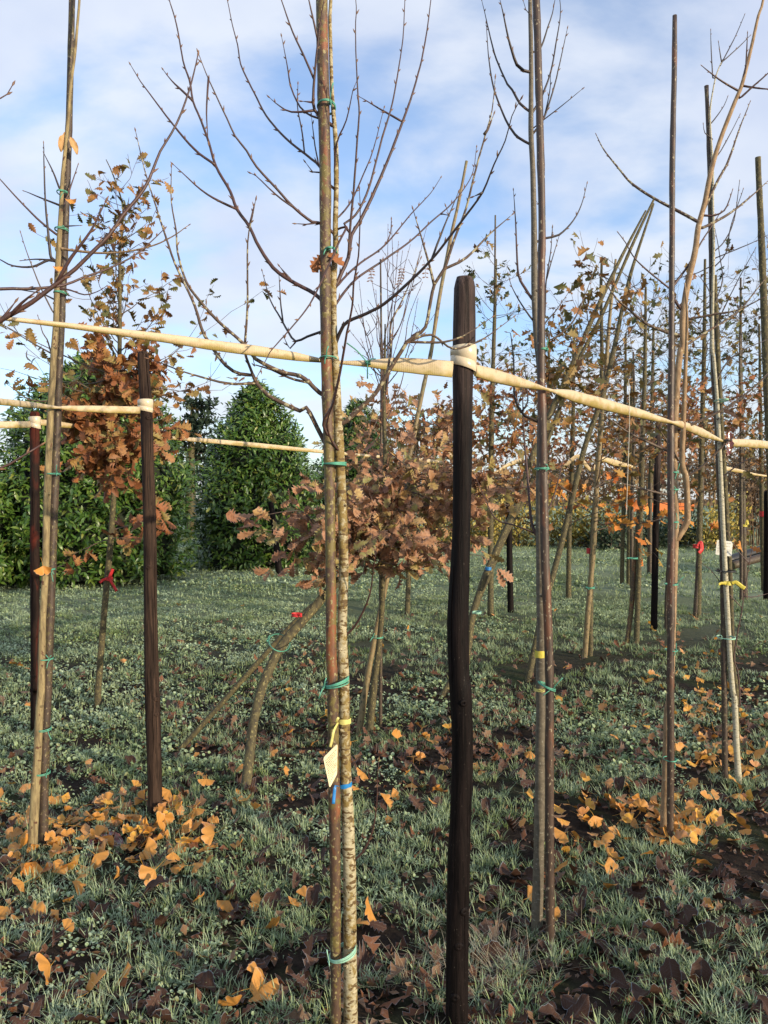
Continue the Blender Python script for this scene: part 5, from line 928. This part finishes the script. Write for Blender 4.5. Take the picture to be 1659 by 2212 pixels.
tie(714, 545, 1.992, 26, 'green tie holding a curled brown leaf to the near stake', turns=2, tails=((-8, 14), (6, 4)), side=-.4, depth=.037)
tie(709, 775, 1.992, 36, 'green tie binding the near strap to the rusty stake', turns=1, tails=((6, -22), (-2, 16)), side=-.2, depth=.037)
tie(723, 1002, 1.992, 49, 'green double tie just under the lowest limbs of the pale speckled trunk', turns=3, tails=((-2, -14), (0, 6)), depth=.037)
tie(727, 1473, 1.992, 52, 'green tie in four turns with a knot at knee height on the pale speckled trunk', turns=4, tails=((6, -22), (-10, 22)), depth=.037, tilt=7)
tie(740, 2058, 1.992, 57, 'pale frosted tie lowest on the pale speckled trunk', 'tie_pale', 4, ((-4, -32), (2, 4)), depth=.037, tilt=9)
tie(795, 784, 2.05, 10, 'green string knotted round the near strap in mid air', turns=2, tails=((-44, -40), (0, 36), (18, -6)), side=-.2, depth=.008)
tie(1171, 756, 2.57, 22, 'green tie high on the dark stake, just above the strap', turns=3, tails=((3, -20), (4, 4)), side=.6, depth=.025)
tie(1170, 1012, 2.57, 30, 'green tie below the strap on the dark stake', turns=2, tails=((-8, -9), (-7, 8)), side=.8, depth=.03)
tie(1181, 1481, 2.57, 36, 'green tie with two long ends at knee height on the dark stake', turns=2, tails=((20, -26), (-22, 12)), side=.55, depth=.035, tilt=-8)
for (x, y, w, lab, tl) in ((1452, 1020, 24, 'uppermost green tie on the tall straight stake, ends up and down', ((4, -18), (-6, 16))), (1452, 1058, 24, 'second green tie on the tall straight stake, just below the uppermost', ((-16, -10), (-10, 12))), (1453, 1128, 22, 'green tie beside the fork of the pale tan tree', ((-4, -20), (-4, 14))), (1450, 1262, 26, 'green tie below the fork on the tall straight stake', ((14, -18), (-14, 6))), (1450, 1404, 24, 'green tie at knee height on the tall straight stake', ((-2, -18), (-6, 10))), (1447, 1639, 26, 'lowest green tie on the tall straight stake', ((6, -4), (-2, 14)))):
    tie(x, y, 3.36, w, lab, turns=2, tails=tl, side=.5, depth=.035)
for (x, y, w, lab, tl) in ((136, 418, 22, 'dark green tie high on the stake of the slim pale tree', ((-10, 18), (4, 4))), (133, 497, 26, 'broad dark green tie below the highest one on the slim pale tree', ((-4, -4),)), (130, 633, 24, 'dark green tie above the straps on the slim pale tree', ()), (114, 1023, 30, 'thin green tie on the slim pale tree below the straps', ((2, -18), (2, 6))), (102, 1229, 30, 'thin green tie just beside the yellow hanging leaf', ((6, 26), (8, 10))), (100, 1423, 26, 'thin green tie with bent ends at knee height on the slim pale tree', ((-6, -12), (-4, 18), (6, -10))), (96, 1575, 26, 'thin green tie near the foot of the slim pale tree', ((10, 18),)), (91, 1669, 32, 'double green tie lowest on the slim pale tree', ((6, -14), (2, 6)))):
    tie(x, y, 3.26, w, lab, turns=2, tails=tl, side=.9, depth=.035)
for (x, y, w, lab, mm, tl) in ((1568, 1377, 34, 'pale green tie low on the white tagged tree', 'tie_pale', ((-4, -8),)), (1567, 1233, 36, 'black rubber tie round the white tagged tree and its stakes', 'tie_black', ((-10, -6), (-8, 6))), (1563, 952, 24, 'dark tie holding the strap to the white tagged tree', 'tie_black', ()), (1558, 865, 22, 'pale tie high on the white tagged tree', 'tie_pale', ())):
    tie(x, y, 4.02, w, lab, mm, 2, tl, rr=.0026, side=-.9, depth=.06)
tie(1275, 1269 - 0, 7.35, 18, 'green tie round the close pair in the open grass', turns=2, tails=((4, 4),), rr=.004, depth=.05)
tie(1366, 1206, 8.1, 22, 'green tie round the V shaped pair', turns=2, tails=(), rr=.004, depth=.05)
tie(864, 1118, 5.2, 12, 'green tie with spread ends on the rowan stake', turns=2, tails=((8, -8), (-8, 6), (6, 4)), rr=.003, depth=.03)
tie(903, 898, 5.35, 11, 'green tie high on the rowan stake', turns=2, tails=((0, 30),), rr=.003, depth=.03)
tie(816, 1376, 4.92, 22, 'green tie low round the rowan and its stake', turns=2, tails=((4, -10), (-6, 8)), rr=.003, depth=.04)
tie(604, 1388, 4.15, 40, 'green tie round the leaning orange oak and its slipped stake', turns=1, tails=((6, -12),), rr=.0028, depth=.2, tilt=-12)
tie(1030, 1323, 5.9, 18, 'pale green tie at the crossing of the leaning oak and its stake', 'tie_pale', 2, (), rr=.004, depth=.05)
def ribbon_band(px, py, d, w, h, m, label, tails=(), cat='ribbon', group=None, fwd=0, tilt=0):
    """a flat band round a trunk, w x h pixels, with flat loose ends"""
    c = W(px, py, d); R_ = w / 2 / F * d; hh = h / 2 / F * d; b = MB(); n = 28; a = np.arange(n) * 2 * math.pi / n; V = []
    for k, z in enumerate((-1, -.3, .35, 1)): V.append(np.stack([c[0] + R_ * np.cos(a), c[1] + R_ * np.sin(a), c[2] + z * hh + tilt / F * d * np.cos(a) + .0006 * np.sin(a * 5 + k)], 1))
    i = np.arange(3)[:, None] * n; j = np.arange(n)[None]; j2 = (j + 1) % n; b.add(np.vstack(V), None, np.stack([i + j, i + j2, i + n + j2, i + n + j], -1).reshape(-1, 4))
    for (sx, pts, wd) in tails:
        P = np.array([c + np.array((sx * R_, -R_ * 1.02, 0))] + [c + np.array((sx * R_ + x / F * d, -R_ * 1.05 - .004 * (q + 1) - fwd, -y / F * d)) for q, (x, y) in enumerate(pts)])
        Q, _ = smooth(P, .006); T = np.gradient(Q, axis=0); up = np.cross(T, (0, 1., 0.3)); b.ribbon(Q, wd / 2 / F * d, .0006, up / (np.linalg.norm(up, axis=1)[:, None] + 1e-9), 6)
    return tag(b.build('marking_ribbon', M[m], origin=c), label, cat, group)
ribbon_band(743, 1556, 2.0, 31, 11, 'yellow2', 'pale yellow ribbon knotted round the pale speckled trunk above its tag', [(-.75, [(-8, 12), (-11, 26), (-15, 44)], 6), (-.8, [(-2, -8), (3, -18)], 6)], fwd=.022)
ribbon_band(745, 1694, 2.0, 31, 9, 'blue', 'bright blue ribbon with one hanging end below the cream tag', [(-.9, [(-4, -10), (-6, 0), (-7, 12), (-8, 24)], 7)], tilt=2, fwd=.022)
ribbon_band(1167, 1412, 2.62, 24, 15, 'yellow', 'yellow band wrapped round the smooth grey trunk')
ribbon_band(1166, 1489, 2.62, 24, 7, 'yellow2', 'faded yellow band under a green tie on the smooth grey trunk')
ribbon_band(1572, 1260, 4.02, 16, 8, 'yellow', 'yellow bow round the white tagged tree', [(-.8, [(-12, -1), (-18, 2)], 7), (.6, [(8, -3), (20, 6), (26, 10)], 9)])
ribbon_band(236, 1250, GD(1519) - .02, 16, 8, 'red', 'red ribbon tied in a bow on the trunk of the brown oak', [(.2, [(4, -8), (10, -22)], 7), (.2, [(6, 6), (18, 26)], 7), (-.3, [(-8, 2), (-14, 8)], 6)])
ribbon_band(641, 1328, 4.22, 23, 7, 'red', 'red ribbon round the leaning orange oak', [(.3, [(4, -4), (8, 3)], 5)])
ribbon_band(1274, 1190, 7.42, 14, 12, 'red', 'small red mark on the close pair in the open grass', [(.2, [(2, 10), (0, 18)], 7)])
ribbon_band(1504, 1180, GD(1333) - .06, 14, 8, 'red', 'red ribbon on the rust brown oak behind the forked tan tree', [(.0, [(6, -8), (8, 6), (2, 14)], 9)])
ribbon_band(1055, 1228, 6.1, 13, 7, 'blue', 'small blue mark on the leaning oak behind the black post')
ribbon_band(1606, 1135, GD(1296) - .06, 15, 5, 'yellow', 'small yellow ribbon on the brown trunk beside the pipes', [(.2, [(2, -10), (4, -2)], 5)])
ribbon_band(1648, 1110, GD(1280) - .06, 14, 12, 'red', 'small red mark on the oak at the edge of the view')
def card(corners, d, m, label, lines, thick=.0015, rot=0, dz=None):
    """corners (pixels): TL, TR, BR, BL with depths; printed lines are thin raised strokes on its face"""
    Q = np.array([W(x, y, d + q) for x, y, q in corners]); root = empty('plant_tag', Q.mean(0), label, 'tag'); nrm = np.cross(Q[1] - Q[0], Q[3] - Q[0]); nrm /= np.linalg.norm(nrm)
    if nrm[1] > 0: nrm = -nrm
    def pt(u, v): return (Q[0] * (1 - u) + Q[1] * u) * (1 - v) + (Q[3] * (1 - u) + Q[2] * u) * v
    b = MB(); ring = []
    for cx, cy, a0 in ((.12, .06, 180), (.88, .06, 270), (.88, .94, 0), (.12, .94, 90)):
        for k in range(5):
            a = math.radians(a0 + k * 22.5); ring.append(pt(cx + .12 * math.cos(a), cy + .06 * math.sin(a)))
    ring = np.array(ring); n = len(ring); V = np.vstack([ring + nrm * thick, ring - nrm * thick, ring.mean(0) + nrm * thick, ring.mean(0) - nrm * thick])
    j = np.arange(n); j2 = (j + 1) % n
    b.add(V, np.vstack([np.stack([j, j2, 0 * j + 2 * n], 1), np.stack([n + j2, n + j, 0 * j + 2 * n + 1], 1)]), np.stack([j, n + j, n + j2, j2], 1)); b.build('tag_plate', M[m], root, smoothed=False)
    b = MB(); r_ = np.random.default_rng(3)
    for v, u0, u1 in lines:
        u = u0
        while u < u1:
            w = r_.uniform(.04, .15); e = min(u1, u + w); h = .011
            P = np.array([pt(u, v - h), pt(e, v - h), pt(e, v + h), pt(u, v + h)]) + nrm * (thick + .0004); b.add(P, None, [(0, 1, 2, 3)]); u = e + .035
    b.build('print_line', M['ink'], root, smoothed=False)
    return root
card([(698, 1637, .0), (729, 1606, .012), (728, 1672, .01), (712, 1702, -.003)], 1.945, 'card', 'cream printed tag hanging edge down against the pale speckled trunk', [(v, .10, e) for v, e in zip(np.linspace(.15, .86, 11), (.95, .8, .9, .6, .97, .7, .9, .95, .6, .85, .5))])
card([(1549, 1166, 0), (1583, 1170, 0), (1580, 1202, 0), (1545, 1198, 0)], FD + .05, 'card_white', 'white printed tag held behind the slender white ringed trunk', [(v, .08, e) for v, e in zip(np.linspace(.16, .8, 7), (.9, .4, .85, .3, .9, .95, .5))])
def string(pix, d, label, m='white_string', r=.0012):
    P, _ = smooth(path(pix, d), .02); b = MB(); b.tube(P, r, 5); tag(b.build('loose_string', M[m], origin=P[0]), label, 'string')
string([(1358, 820, 0), (1360, 900, 0), (1357, 1000, 0), (1353, 1112, 0)], 3.0, 'long pale string hanging straight down from the rolled strap')

# clinging single leaves
def clinging(pix, d, tpl, m, size, ry, label, name, seed=0, cat='leaf', group=None, n=1):
    r_ = np.random.default_rng(seed); c = W(*pix, d); f = MB()
    for k in range(n):
        Y = np.array([[math.sin(ry[k]), -.1, -math.cos(ry[k])]]); f.leaves(tpl, [c + (.004 * k, -.006 * k, 0)], dirmat(Y, np.array([[.3, -1., .3]])), [size], [3.0 if tpl is MAGN else 1.2], [r_.uniform(-.3, .3)], [.5], wx=[.6 if tpl is MAGN else 1])
    return tag(f.build(name, M[m], origin=c), label, cat, group)
clinging((93, 1222), 3.2, GINK, 'ginkgo', .042, [.2], 'yellow fan leaf stuck to the slim pale trunk at waist height', 'fan_leaf', 1)
clinging((142, 286), 3.24, MAGN, 'tan_leaf', .085, [-.25], 'folded tan leaf caught under the highest tie of the slim pale tree', 'hanging_leaf', 2)
clinging((152, 296), 3.24, MAGN, 'tan_leaf', .075, [.45], 'second tan leaf dangling beside the folded one', 'hanging_leaf', 3)
clinging((128, 575), 3.2, GINK, 'ginkgo', .03, [.2], 'small yellow leaf stuck on the slim pale trunk above the straps', 'fan_leaf', 4)
clinging((152, 430), 3.22, GINK, 'ginkgo', .028, [.3], 'small tan leaf stuck on the stake beside a high tie', 'fan_leaf', 5)
clinging((697, 545), 1.99, OAK, 'oak_brown', .062, [.1, -.5, .9], 'curled brown leaf wedged between the near stake and its tie', 'curled_leaf', 6, n=3)
clinging((1575, 930), 4.0, MAGN, 'magnolia_wet', .14, [-.15], 'dark red brown leaf hanging beside the white tagged tree at the strap', 'hanging_leaf', 7)
clinging((1560, 885), 4.0, MAGN, 'magnolia', .10, [1.1], 'shrivelled brown leaf above the strap at the white tagged tree', 'hanging_leaf', 8)
clinging((1075, 1228), 6.0, OAK, 'oak_orange', .16, [.2, .9], 'yellow pair of oak leaves hanging alone behind the black post', 'oak_leaf', 9, n=2)

# ------------------------------------------------------------------ grass, weeds, straw
def in_view(n, d0, d1, r_, m=.35, p=1.0):
    d = (d0 ** (2 - p) + (d1 ** (2 - p) - d0 ** (2 - p)) * r_.random(n)) ** (1 / (2 - p)); return np.stack([(r_.random(n) * 2 - 1) * (.53 * d + m), d], 1)
def blades(pos, n_b, L0, w0, seg, r_, spread, name, m, lean=.9):
    nt_ = len(pos); q = np.repeat(np.arange(nt_), n_b); N_ = len(q); tl = r_.uniform(.6, 1.3, nt_)[q]
    a = r_.uniform(0, 2 * math.pi, N_); rad = np.abs(r_.normal(size=N_)) * spread; bx = pos[q, 0] + rad * np.cos(a); by = pos[q, 1] + rad * np.sin(a)
    a2 = a + r_.normal(size=N_) * .9; L_ = L0 * tl * r_.uniform(.5, 1.25, N_); ln = r_.uniform(.15, 1.0, N_) * lean; dr = r_.uniform(.05, .5, N_); w = w0 * r_.uniform(.7, 1.3, N_)
    t = np.array(seg); k = len(t); z0 = gz(bx, by)
    h = L_[:, None] * (ln[:, None] * t ** 1.4); z = z0[:, None] - .004 + L_[:, None] * (t * (1 - .35 * ln[:, None]) - dr[:, None] * t ** 2.2 * .8)
    z = np.maximum(z, z0[:, None] - .003)
    cx = bx[:, None] + h * np.cos(a2)[:, None]; cy = by[:, None] + h * np.sin(a2)[:, None]
    px, py = -np.sin(a2), np.cos(a2); ww = w[:, None] * (1 - .9 * t ** 1.6)
    Lv = np.stack([cx - px[:, None] * ww, cy - py[:, None] * ww, z], -1); Rv = np.stack([cx + px[:, None] * ww, cy + py[:, None] * ww, z], -1)
    V = np.stack([Lv, Rv], 2).reshape(-1, 3); off = (np.arange(N_) * 2 * k)[:, None]
    Q = np.concatenate([np.stack([off + 2 * i, off + 2 * i + 1, off + 2 * i + 3, off + 2 * i + 2], -1) for i in range(k - 1)], 1).reshape(-1, 4)
    uv = np.stack([np.full((N_, k, 2), .5), np.repeat(np.tile(t, (N_, 1))[:, :, None], 2, 2)], -1).reshape(-1, 2)
    b = MB(); b.add(V, None, Q, uv); return tag(b.build(name, m), None, None, None, 'stuff')
def grass():
    r_ = np.random.default_rng(50)
    p = in_view(4600, 1.75, 5.0, r_); dn = vnoise(p[:, 0], p[:, 1], .2, 9) * .85 + vnoise(p[:, 0], p[:, 1], 1.1, 10) * .2; p = p[dn > .38]
    o = blades(p, 19, .066, .0018, (0, .3, .62, 1), r_, .016, 'grass', M['grass']); tag(o, 'frosted tufts of short grass on the dark soil', 'grass')
    p = in_view(9500, 5.0, 12.0, r_, .6, .55); dn = vnoise(p[:, 0], p[:, 1], .4, 9) * .8 + vnoise(p[:, 0], p[:, 1], 1.6, 11) * .3; p = p[dn > .42]
    o = blades(p, 14, .07, .0027, (0, .5, 1), r_, .035, 'grass', M['grass']); tag(o, 'frosted grass between the farther tree rows', 'grass')
    p = in_view(9000, 12.0, 32.0, r_, 1.0, .5)
    o = blades(p, 9, .085, .006, (0, .55, 1), r_, .14, 'grass', M['grass_far']); tag(o, 'white frosted lawn beyond the tree rows', 'grass')
grass()
def weeds():
    r_ = np.random.default_rng(51); f = MB()
    for n, d0, d1, cnt, s, sp in ((2600, 1.8, 5.5, 14, .012, .028), (5600, 4.2, 13.0, 13, .022, .06), (3200, 13, 26, 10, .05, .16)):
        p = in_view(n, d0, d1, r_, .5, .6); k = vnoise(p[:, 0] + 5, p[:, 1], .8, 12) + np.clip((-p[:, 0] + 1.0) * .12, -.3, .3) + (d0 > 12) * .2 + (d0 > 4) * .1; p = p[k > .55]
        q = np.repeat(np.arange(len(p)), cnt); N_ = len(q); a = r_.uniform(0, 6.28, N_); rd = np.abs(r_.normal(size=N_)) * sp; x = p[q, 0] + rd * np.cos(a); y = p[q, 1] + rd * np.sin(a)
        z = gz(x, y) + r_.uniform(.0, .03, N_) * (1 + s * 20) * .6; e = r_.uniform(.0, .9, N_)
        Y = np.stack([np.cos(a) * np.cos(e), np.sin(a) * np.cos(e), np.sin(e)], 1) + r_.normal(size=(N_, 3)) * .25
        f.leaves(ROUND, np.stack([x, y, z], 1), dirmat(Y, np.tile((0, 0, 1.), (N_, 1)) + r_.normal(size=(N_, 3)) * .3), s * r_.uniform(.6, 1.4, N_), None, r_.uniform(-.5, .2, N_))
    tag(f.build('ground_cover', M['weed']), 'low frosted round leaved weeds spread over the lawn', 'ground cover', kind='stuff')
weeds()
def straw():
    r_ = np.random.default_rng(52); c = W(1050, 2120, 2.35); p = np.stack([c[0] + r_.normal(size=26) * .14, 2.38 + r_.normal(size=26) * .10], 1)
    o = blades(p, 12, .17, .0008, (0, .25, .5, .75, 1), r_, .03, 'dry_grass', M['straw'], 1.3); tag(o, 'wiry dry grass stalks at the foot of the crooked black post', 'grass')
straw()

# ------------------------------------------------------------------ fallen leaves
BOX = {}
def lay(kind, xy, size, m, tplo, label, cat, group, seed, flat=.35, variants=10, lift=.02, curl=(-.6, 2.2), bend=(-.5, .5), name=None, wx=(.9, 1.1)):
    """single fallen leaves, each an object of its own; a few bent shapes are shared between them"""
    r_ = np.random.default_rng(seed); key = (kind, m)
    if key not in BOX:
        BOX[key] = []
        for v in range(variants):
            f = MB(); f.leaves(tplo, np.zeros((1, 3)), np.eye(3)[None], [1.0], [r_.uniform(*curl)], [r_.uniform(*bend)], [r_.uniform(-.7, .7)], wx=[r_.uniform(*wx)])
            if tplo is not GINK: f.V = [q - np.array((0, .5, 0)) for q in f.V]
            o = f.build(name or kind, M[m]); BOX[key].append((o.data, np.vstack(f.V))); bpy.data.objects.remove(o)
    for k, (x, y) in enumerate(xy):
        me, vv = BOX[key][int(r_.integers(variants))]; o = bpy.data.objects.new(name or kind, me); COL.objects.link(o)
        e = (r_.normal() * flat, r_.normal() * flat, r_.uniform(0, 6.28)); s = size * r_.uniform(.72, 1.25)
        lo = (vv @ eulmat(*e).T)[:, 2].min() * s        # it lies on the ground by its lowest edge, a little sunk among the blades
        o.location = (float(x), float(y), float(gz(x, y)) - lo * .85 + lift * r_.uniform(0, .6)); o.rotation_euler = e; o.scale = (s, s, s)
        tag(o, label, cat, group)
def gp(x, y):
    d = GD(y); return (x - CX) / F * d, d
def cloud(n, x, y, sx, sy, r_):
    return [gp(a, max(1300, min(2300, b_))) for a, b_ in zip(r_.normal(x, sx, n), r_.normal(y, sy, n))]
def litter():
    r_ = np.random.default_rng(60); g = 'fallen yellow fan leaves'
    K = dict(kind='fallen_leaf', tplo=GINK, cat='fallen leaf', group=g, flat=.5, lift=.035, curl=(-.5, .5), bend=(-.45, .45), name='fallen_fan_leaf')
    lay(xy=cloud(74, 170, 1810, 130, 52, r_) + cloud(20, 60, 1900, 60, 50, r_), size=.052, m='ginkgo', label='yellow fan leaf in the drift at the foot of the slim pale tree', seed=1, **K)
    lay(xy=cloud(34, 380, 1800, 80, 40, r_), size=.051, m='ginkgo', label='yellow fan leaf lying round the foot of the dark brown post', seed=2, **K)
    lay(xy=cloud(50, 1400, 1800, 110, 45, r_), size=.049, m='ginkgo', label='yellow fan leaf in the drift at the foot of the tall straight stake', seed=3, **K)
    lay(xy=cloud(22, 1560, 1640, 60, 60, r_), size=.049, m='ginkgo', label='yellow fan leaf lying round the foot of the white tagged tree', seed=4, **K)
    lay(xy=[gp(r_.uniform(420, 960), r_.uniform(1560, 1790)) for k in range(30)], size=.051, m='ginkgo', label='yellow fan leaf scattered in the grass behind the pale speckled trunk', seed=5, **K)
    lay(xy=[gp(r_.uniform(0, 700), r_.uniform(1880, 2200)) for k in range(20)] + [gp(430, 2090), gp(800, 1995), gp(760, 2025), gp(420, 1900)], size=.052, m='ginkgo', label='yellow fan leaf lying alone in the grass close to the camera', seed=6, **K)
    lay(xy=[gp(r_.uniform(780, 1659), r_.uniform(1500, 1760)) for k in range(30)], size=.048, m='ginkgo', label='yellow fan leaf scattered in the grass between the tree rows', seed=7, **K)
    lay(xy=[gp(r_.uniform(900, 1659), r_.uniform(1860, 2000)) for k in range(8)], size=.049, m='ginkgo', label='yellow fan leaf among the large dark brown leaves', seed=8, **K)
    g = 'large fallen brown leaves'
    K = dict(kind='brown_leaf', tplo=MAGN, cat='fallen leaf', group=g, flat=.26, lift=.012, curl=(-2.0, 3.2), bend=(-.7, .5), name='large_brown_leaf', wx=(.75, 1.1))
    lay(xy=[gp(r_.uniform(1030, 1680), r_.uniform(1870, 2240)) for k in range(54)], size=.115, m='magnolia', label='large dark brown leaf with frosted rim in the grass beyond the crooked black post', seed=11, **K)
    lay(xy=[gp(r_.uniform(-20, 960), r_.uniform(1950, 2240)) for k in range(28)], size=.11, m='magnolia', label='large dark brown leaf with frosted rim in the near grass round the pale speckled trunk', seed=12, **K)
    lay(xy=[gp(r_.uniform(0, 1659), r_.uniform(1640, 1900)) for k in range(30)], size=.09, m='magnolia', label='dark brown leaf with frosted rim lying between the tree rows', seed=13, **K)
    lay(xy=[gp(212, 1833), gp(232, 1836)], size=.12, m='magnolia_wet', label='shiny wet red brown leaf in the yellow drift', seed=14, **{**K, 'group': 'wet leaves in the drift'})
    g = 'fallen brown oak leaves'
    K = dict(kind='oak_leaf', tplo=OAK, m='oak_fallen', cat='fallen leaf', group=g, flat=.4, lift=.018, name='fallen_oak_leaf', curl=(-3, 6))
    lay(xy=[gp(r_.uniform(380, 1000), r_.uniform(1540, 1760)) for k in range(95)], size=.088, label='fallen brown oak leaf on the bare ground round the leaning oak and rowan', seed=21, **K)
    lay(xy=[gp(r_.uniform(0, 1659), r_.uniform(1720, 2200)) for k in range(90)], size=.082, label='fallen brown oak leaf in the grass near the camera', seed=22, **K)
    lay(xy=[gp(r_.uniform(960, 1659), r_.uniform(1480, 1720)) for k in range(60)], size=.085, label='fallen brown oak leaf in the grass among the staked trees', seed=23, **K)
    f = MB()
    xy = np.array([gp(r_.uniform(300, 1750), 1330 + 330 * r_.random() ** .8) for k in range(1900)] + [gp(r_.uniform(-100, 500), r_.uniform(1400, 1640)) for k in range(200)] + [gp(r_.uniform(-100, 1750), r_.uniform(1640, 2240)) for k in range(700)])
    k = vnoise(xy[:, 0], xy[:, 1], .7, 30); xy = xy[k > .42]; n = len(xy)
    f.leaves(OAK2, np.stack([xy[:, 0], xy[:, 1], gz(xy[:, 0], xy[:, 1]) + r_.uniform(.005, .03, n)], 1), eulmat(r_.normal(size=n) * .45, r_.normal(size=n) * .45, r_.uniform(0, 6.28, n)), r_.uniform(.05, .095, n), r_.uniform(-2, 4, n), r_.uniform(-.5, .5, n), r_.uniform(-.8, .8, n))
    tag(f.build('leaf_litter', M['oak_fallen']), 'scattered brown leaf litter over the soil', 'leaf litter', kind='stuff')
    f = MB(); xy = np.array([gp(r_.uniform(-60, 1720), r_.uniform(1500, 2300)) for k in range(4200)]); n = len(xy)
    f.leaves(BITS, np.stack([xy[:, 0], xy[:, 1], gz(xy[:, 0], xy[:, 1]) + r_.uniform(.0, .012, n)], 1), eulmat(r_.normal(size=n) * .5, r_.normal(size=n) * .5, r_.uniform(0, 6.28, n)), r_.uniform(.012, .05, n), r_.uniform(-2, 4, n), r_.uniform(-.5, .5, n), r_.uniform(-.8, .8, n))
    tag(f.build('leaf_litter', M['oak_fallen']), 'crumbled bits of leaf on the soil between the grass tufts', 'leaf litter', kind='stuff')
    # yellow leaves out in the far grass
    f = MB(); xy = np.array([gp(r_.uniform(1380, 1750), r_.uniform(1330, 1560)) for k in range(90)] + [gp(r_.uniform(0, 1659), r_.uniform(1300, 1640)) for k in range(60)] + cloud(70, 1400, 1790, 110, 40, r_) + cloud(60, 1570, 1620, 60, 60, r_) + cloud(80, 200, 1790, 150, 45, r_)); n = len(xy)
    f.leaves(GINK, np.stack([xy[:, 0], xy[:, 1], gz(xy[:, 0], xy[:, 1]) + .04], 1), eulmat(r_.normal(size=n) * .5, r_.normal(size=n) * .5, r_.uniform(0, 6.28, n)), r_.uniform(.036, .05, n), r_.uniform(-.5, .5, n), r_.uniform(-.4, .4, n))
    tag(f.build('leaf_litter', M['ginkgo']), 'sparse yellow leaves in the far grass', 'leaf litter', kind='stuff')
litter()
for o in bpy.data.objects:
    if '_base' in o.keys(): del o['_base']
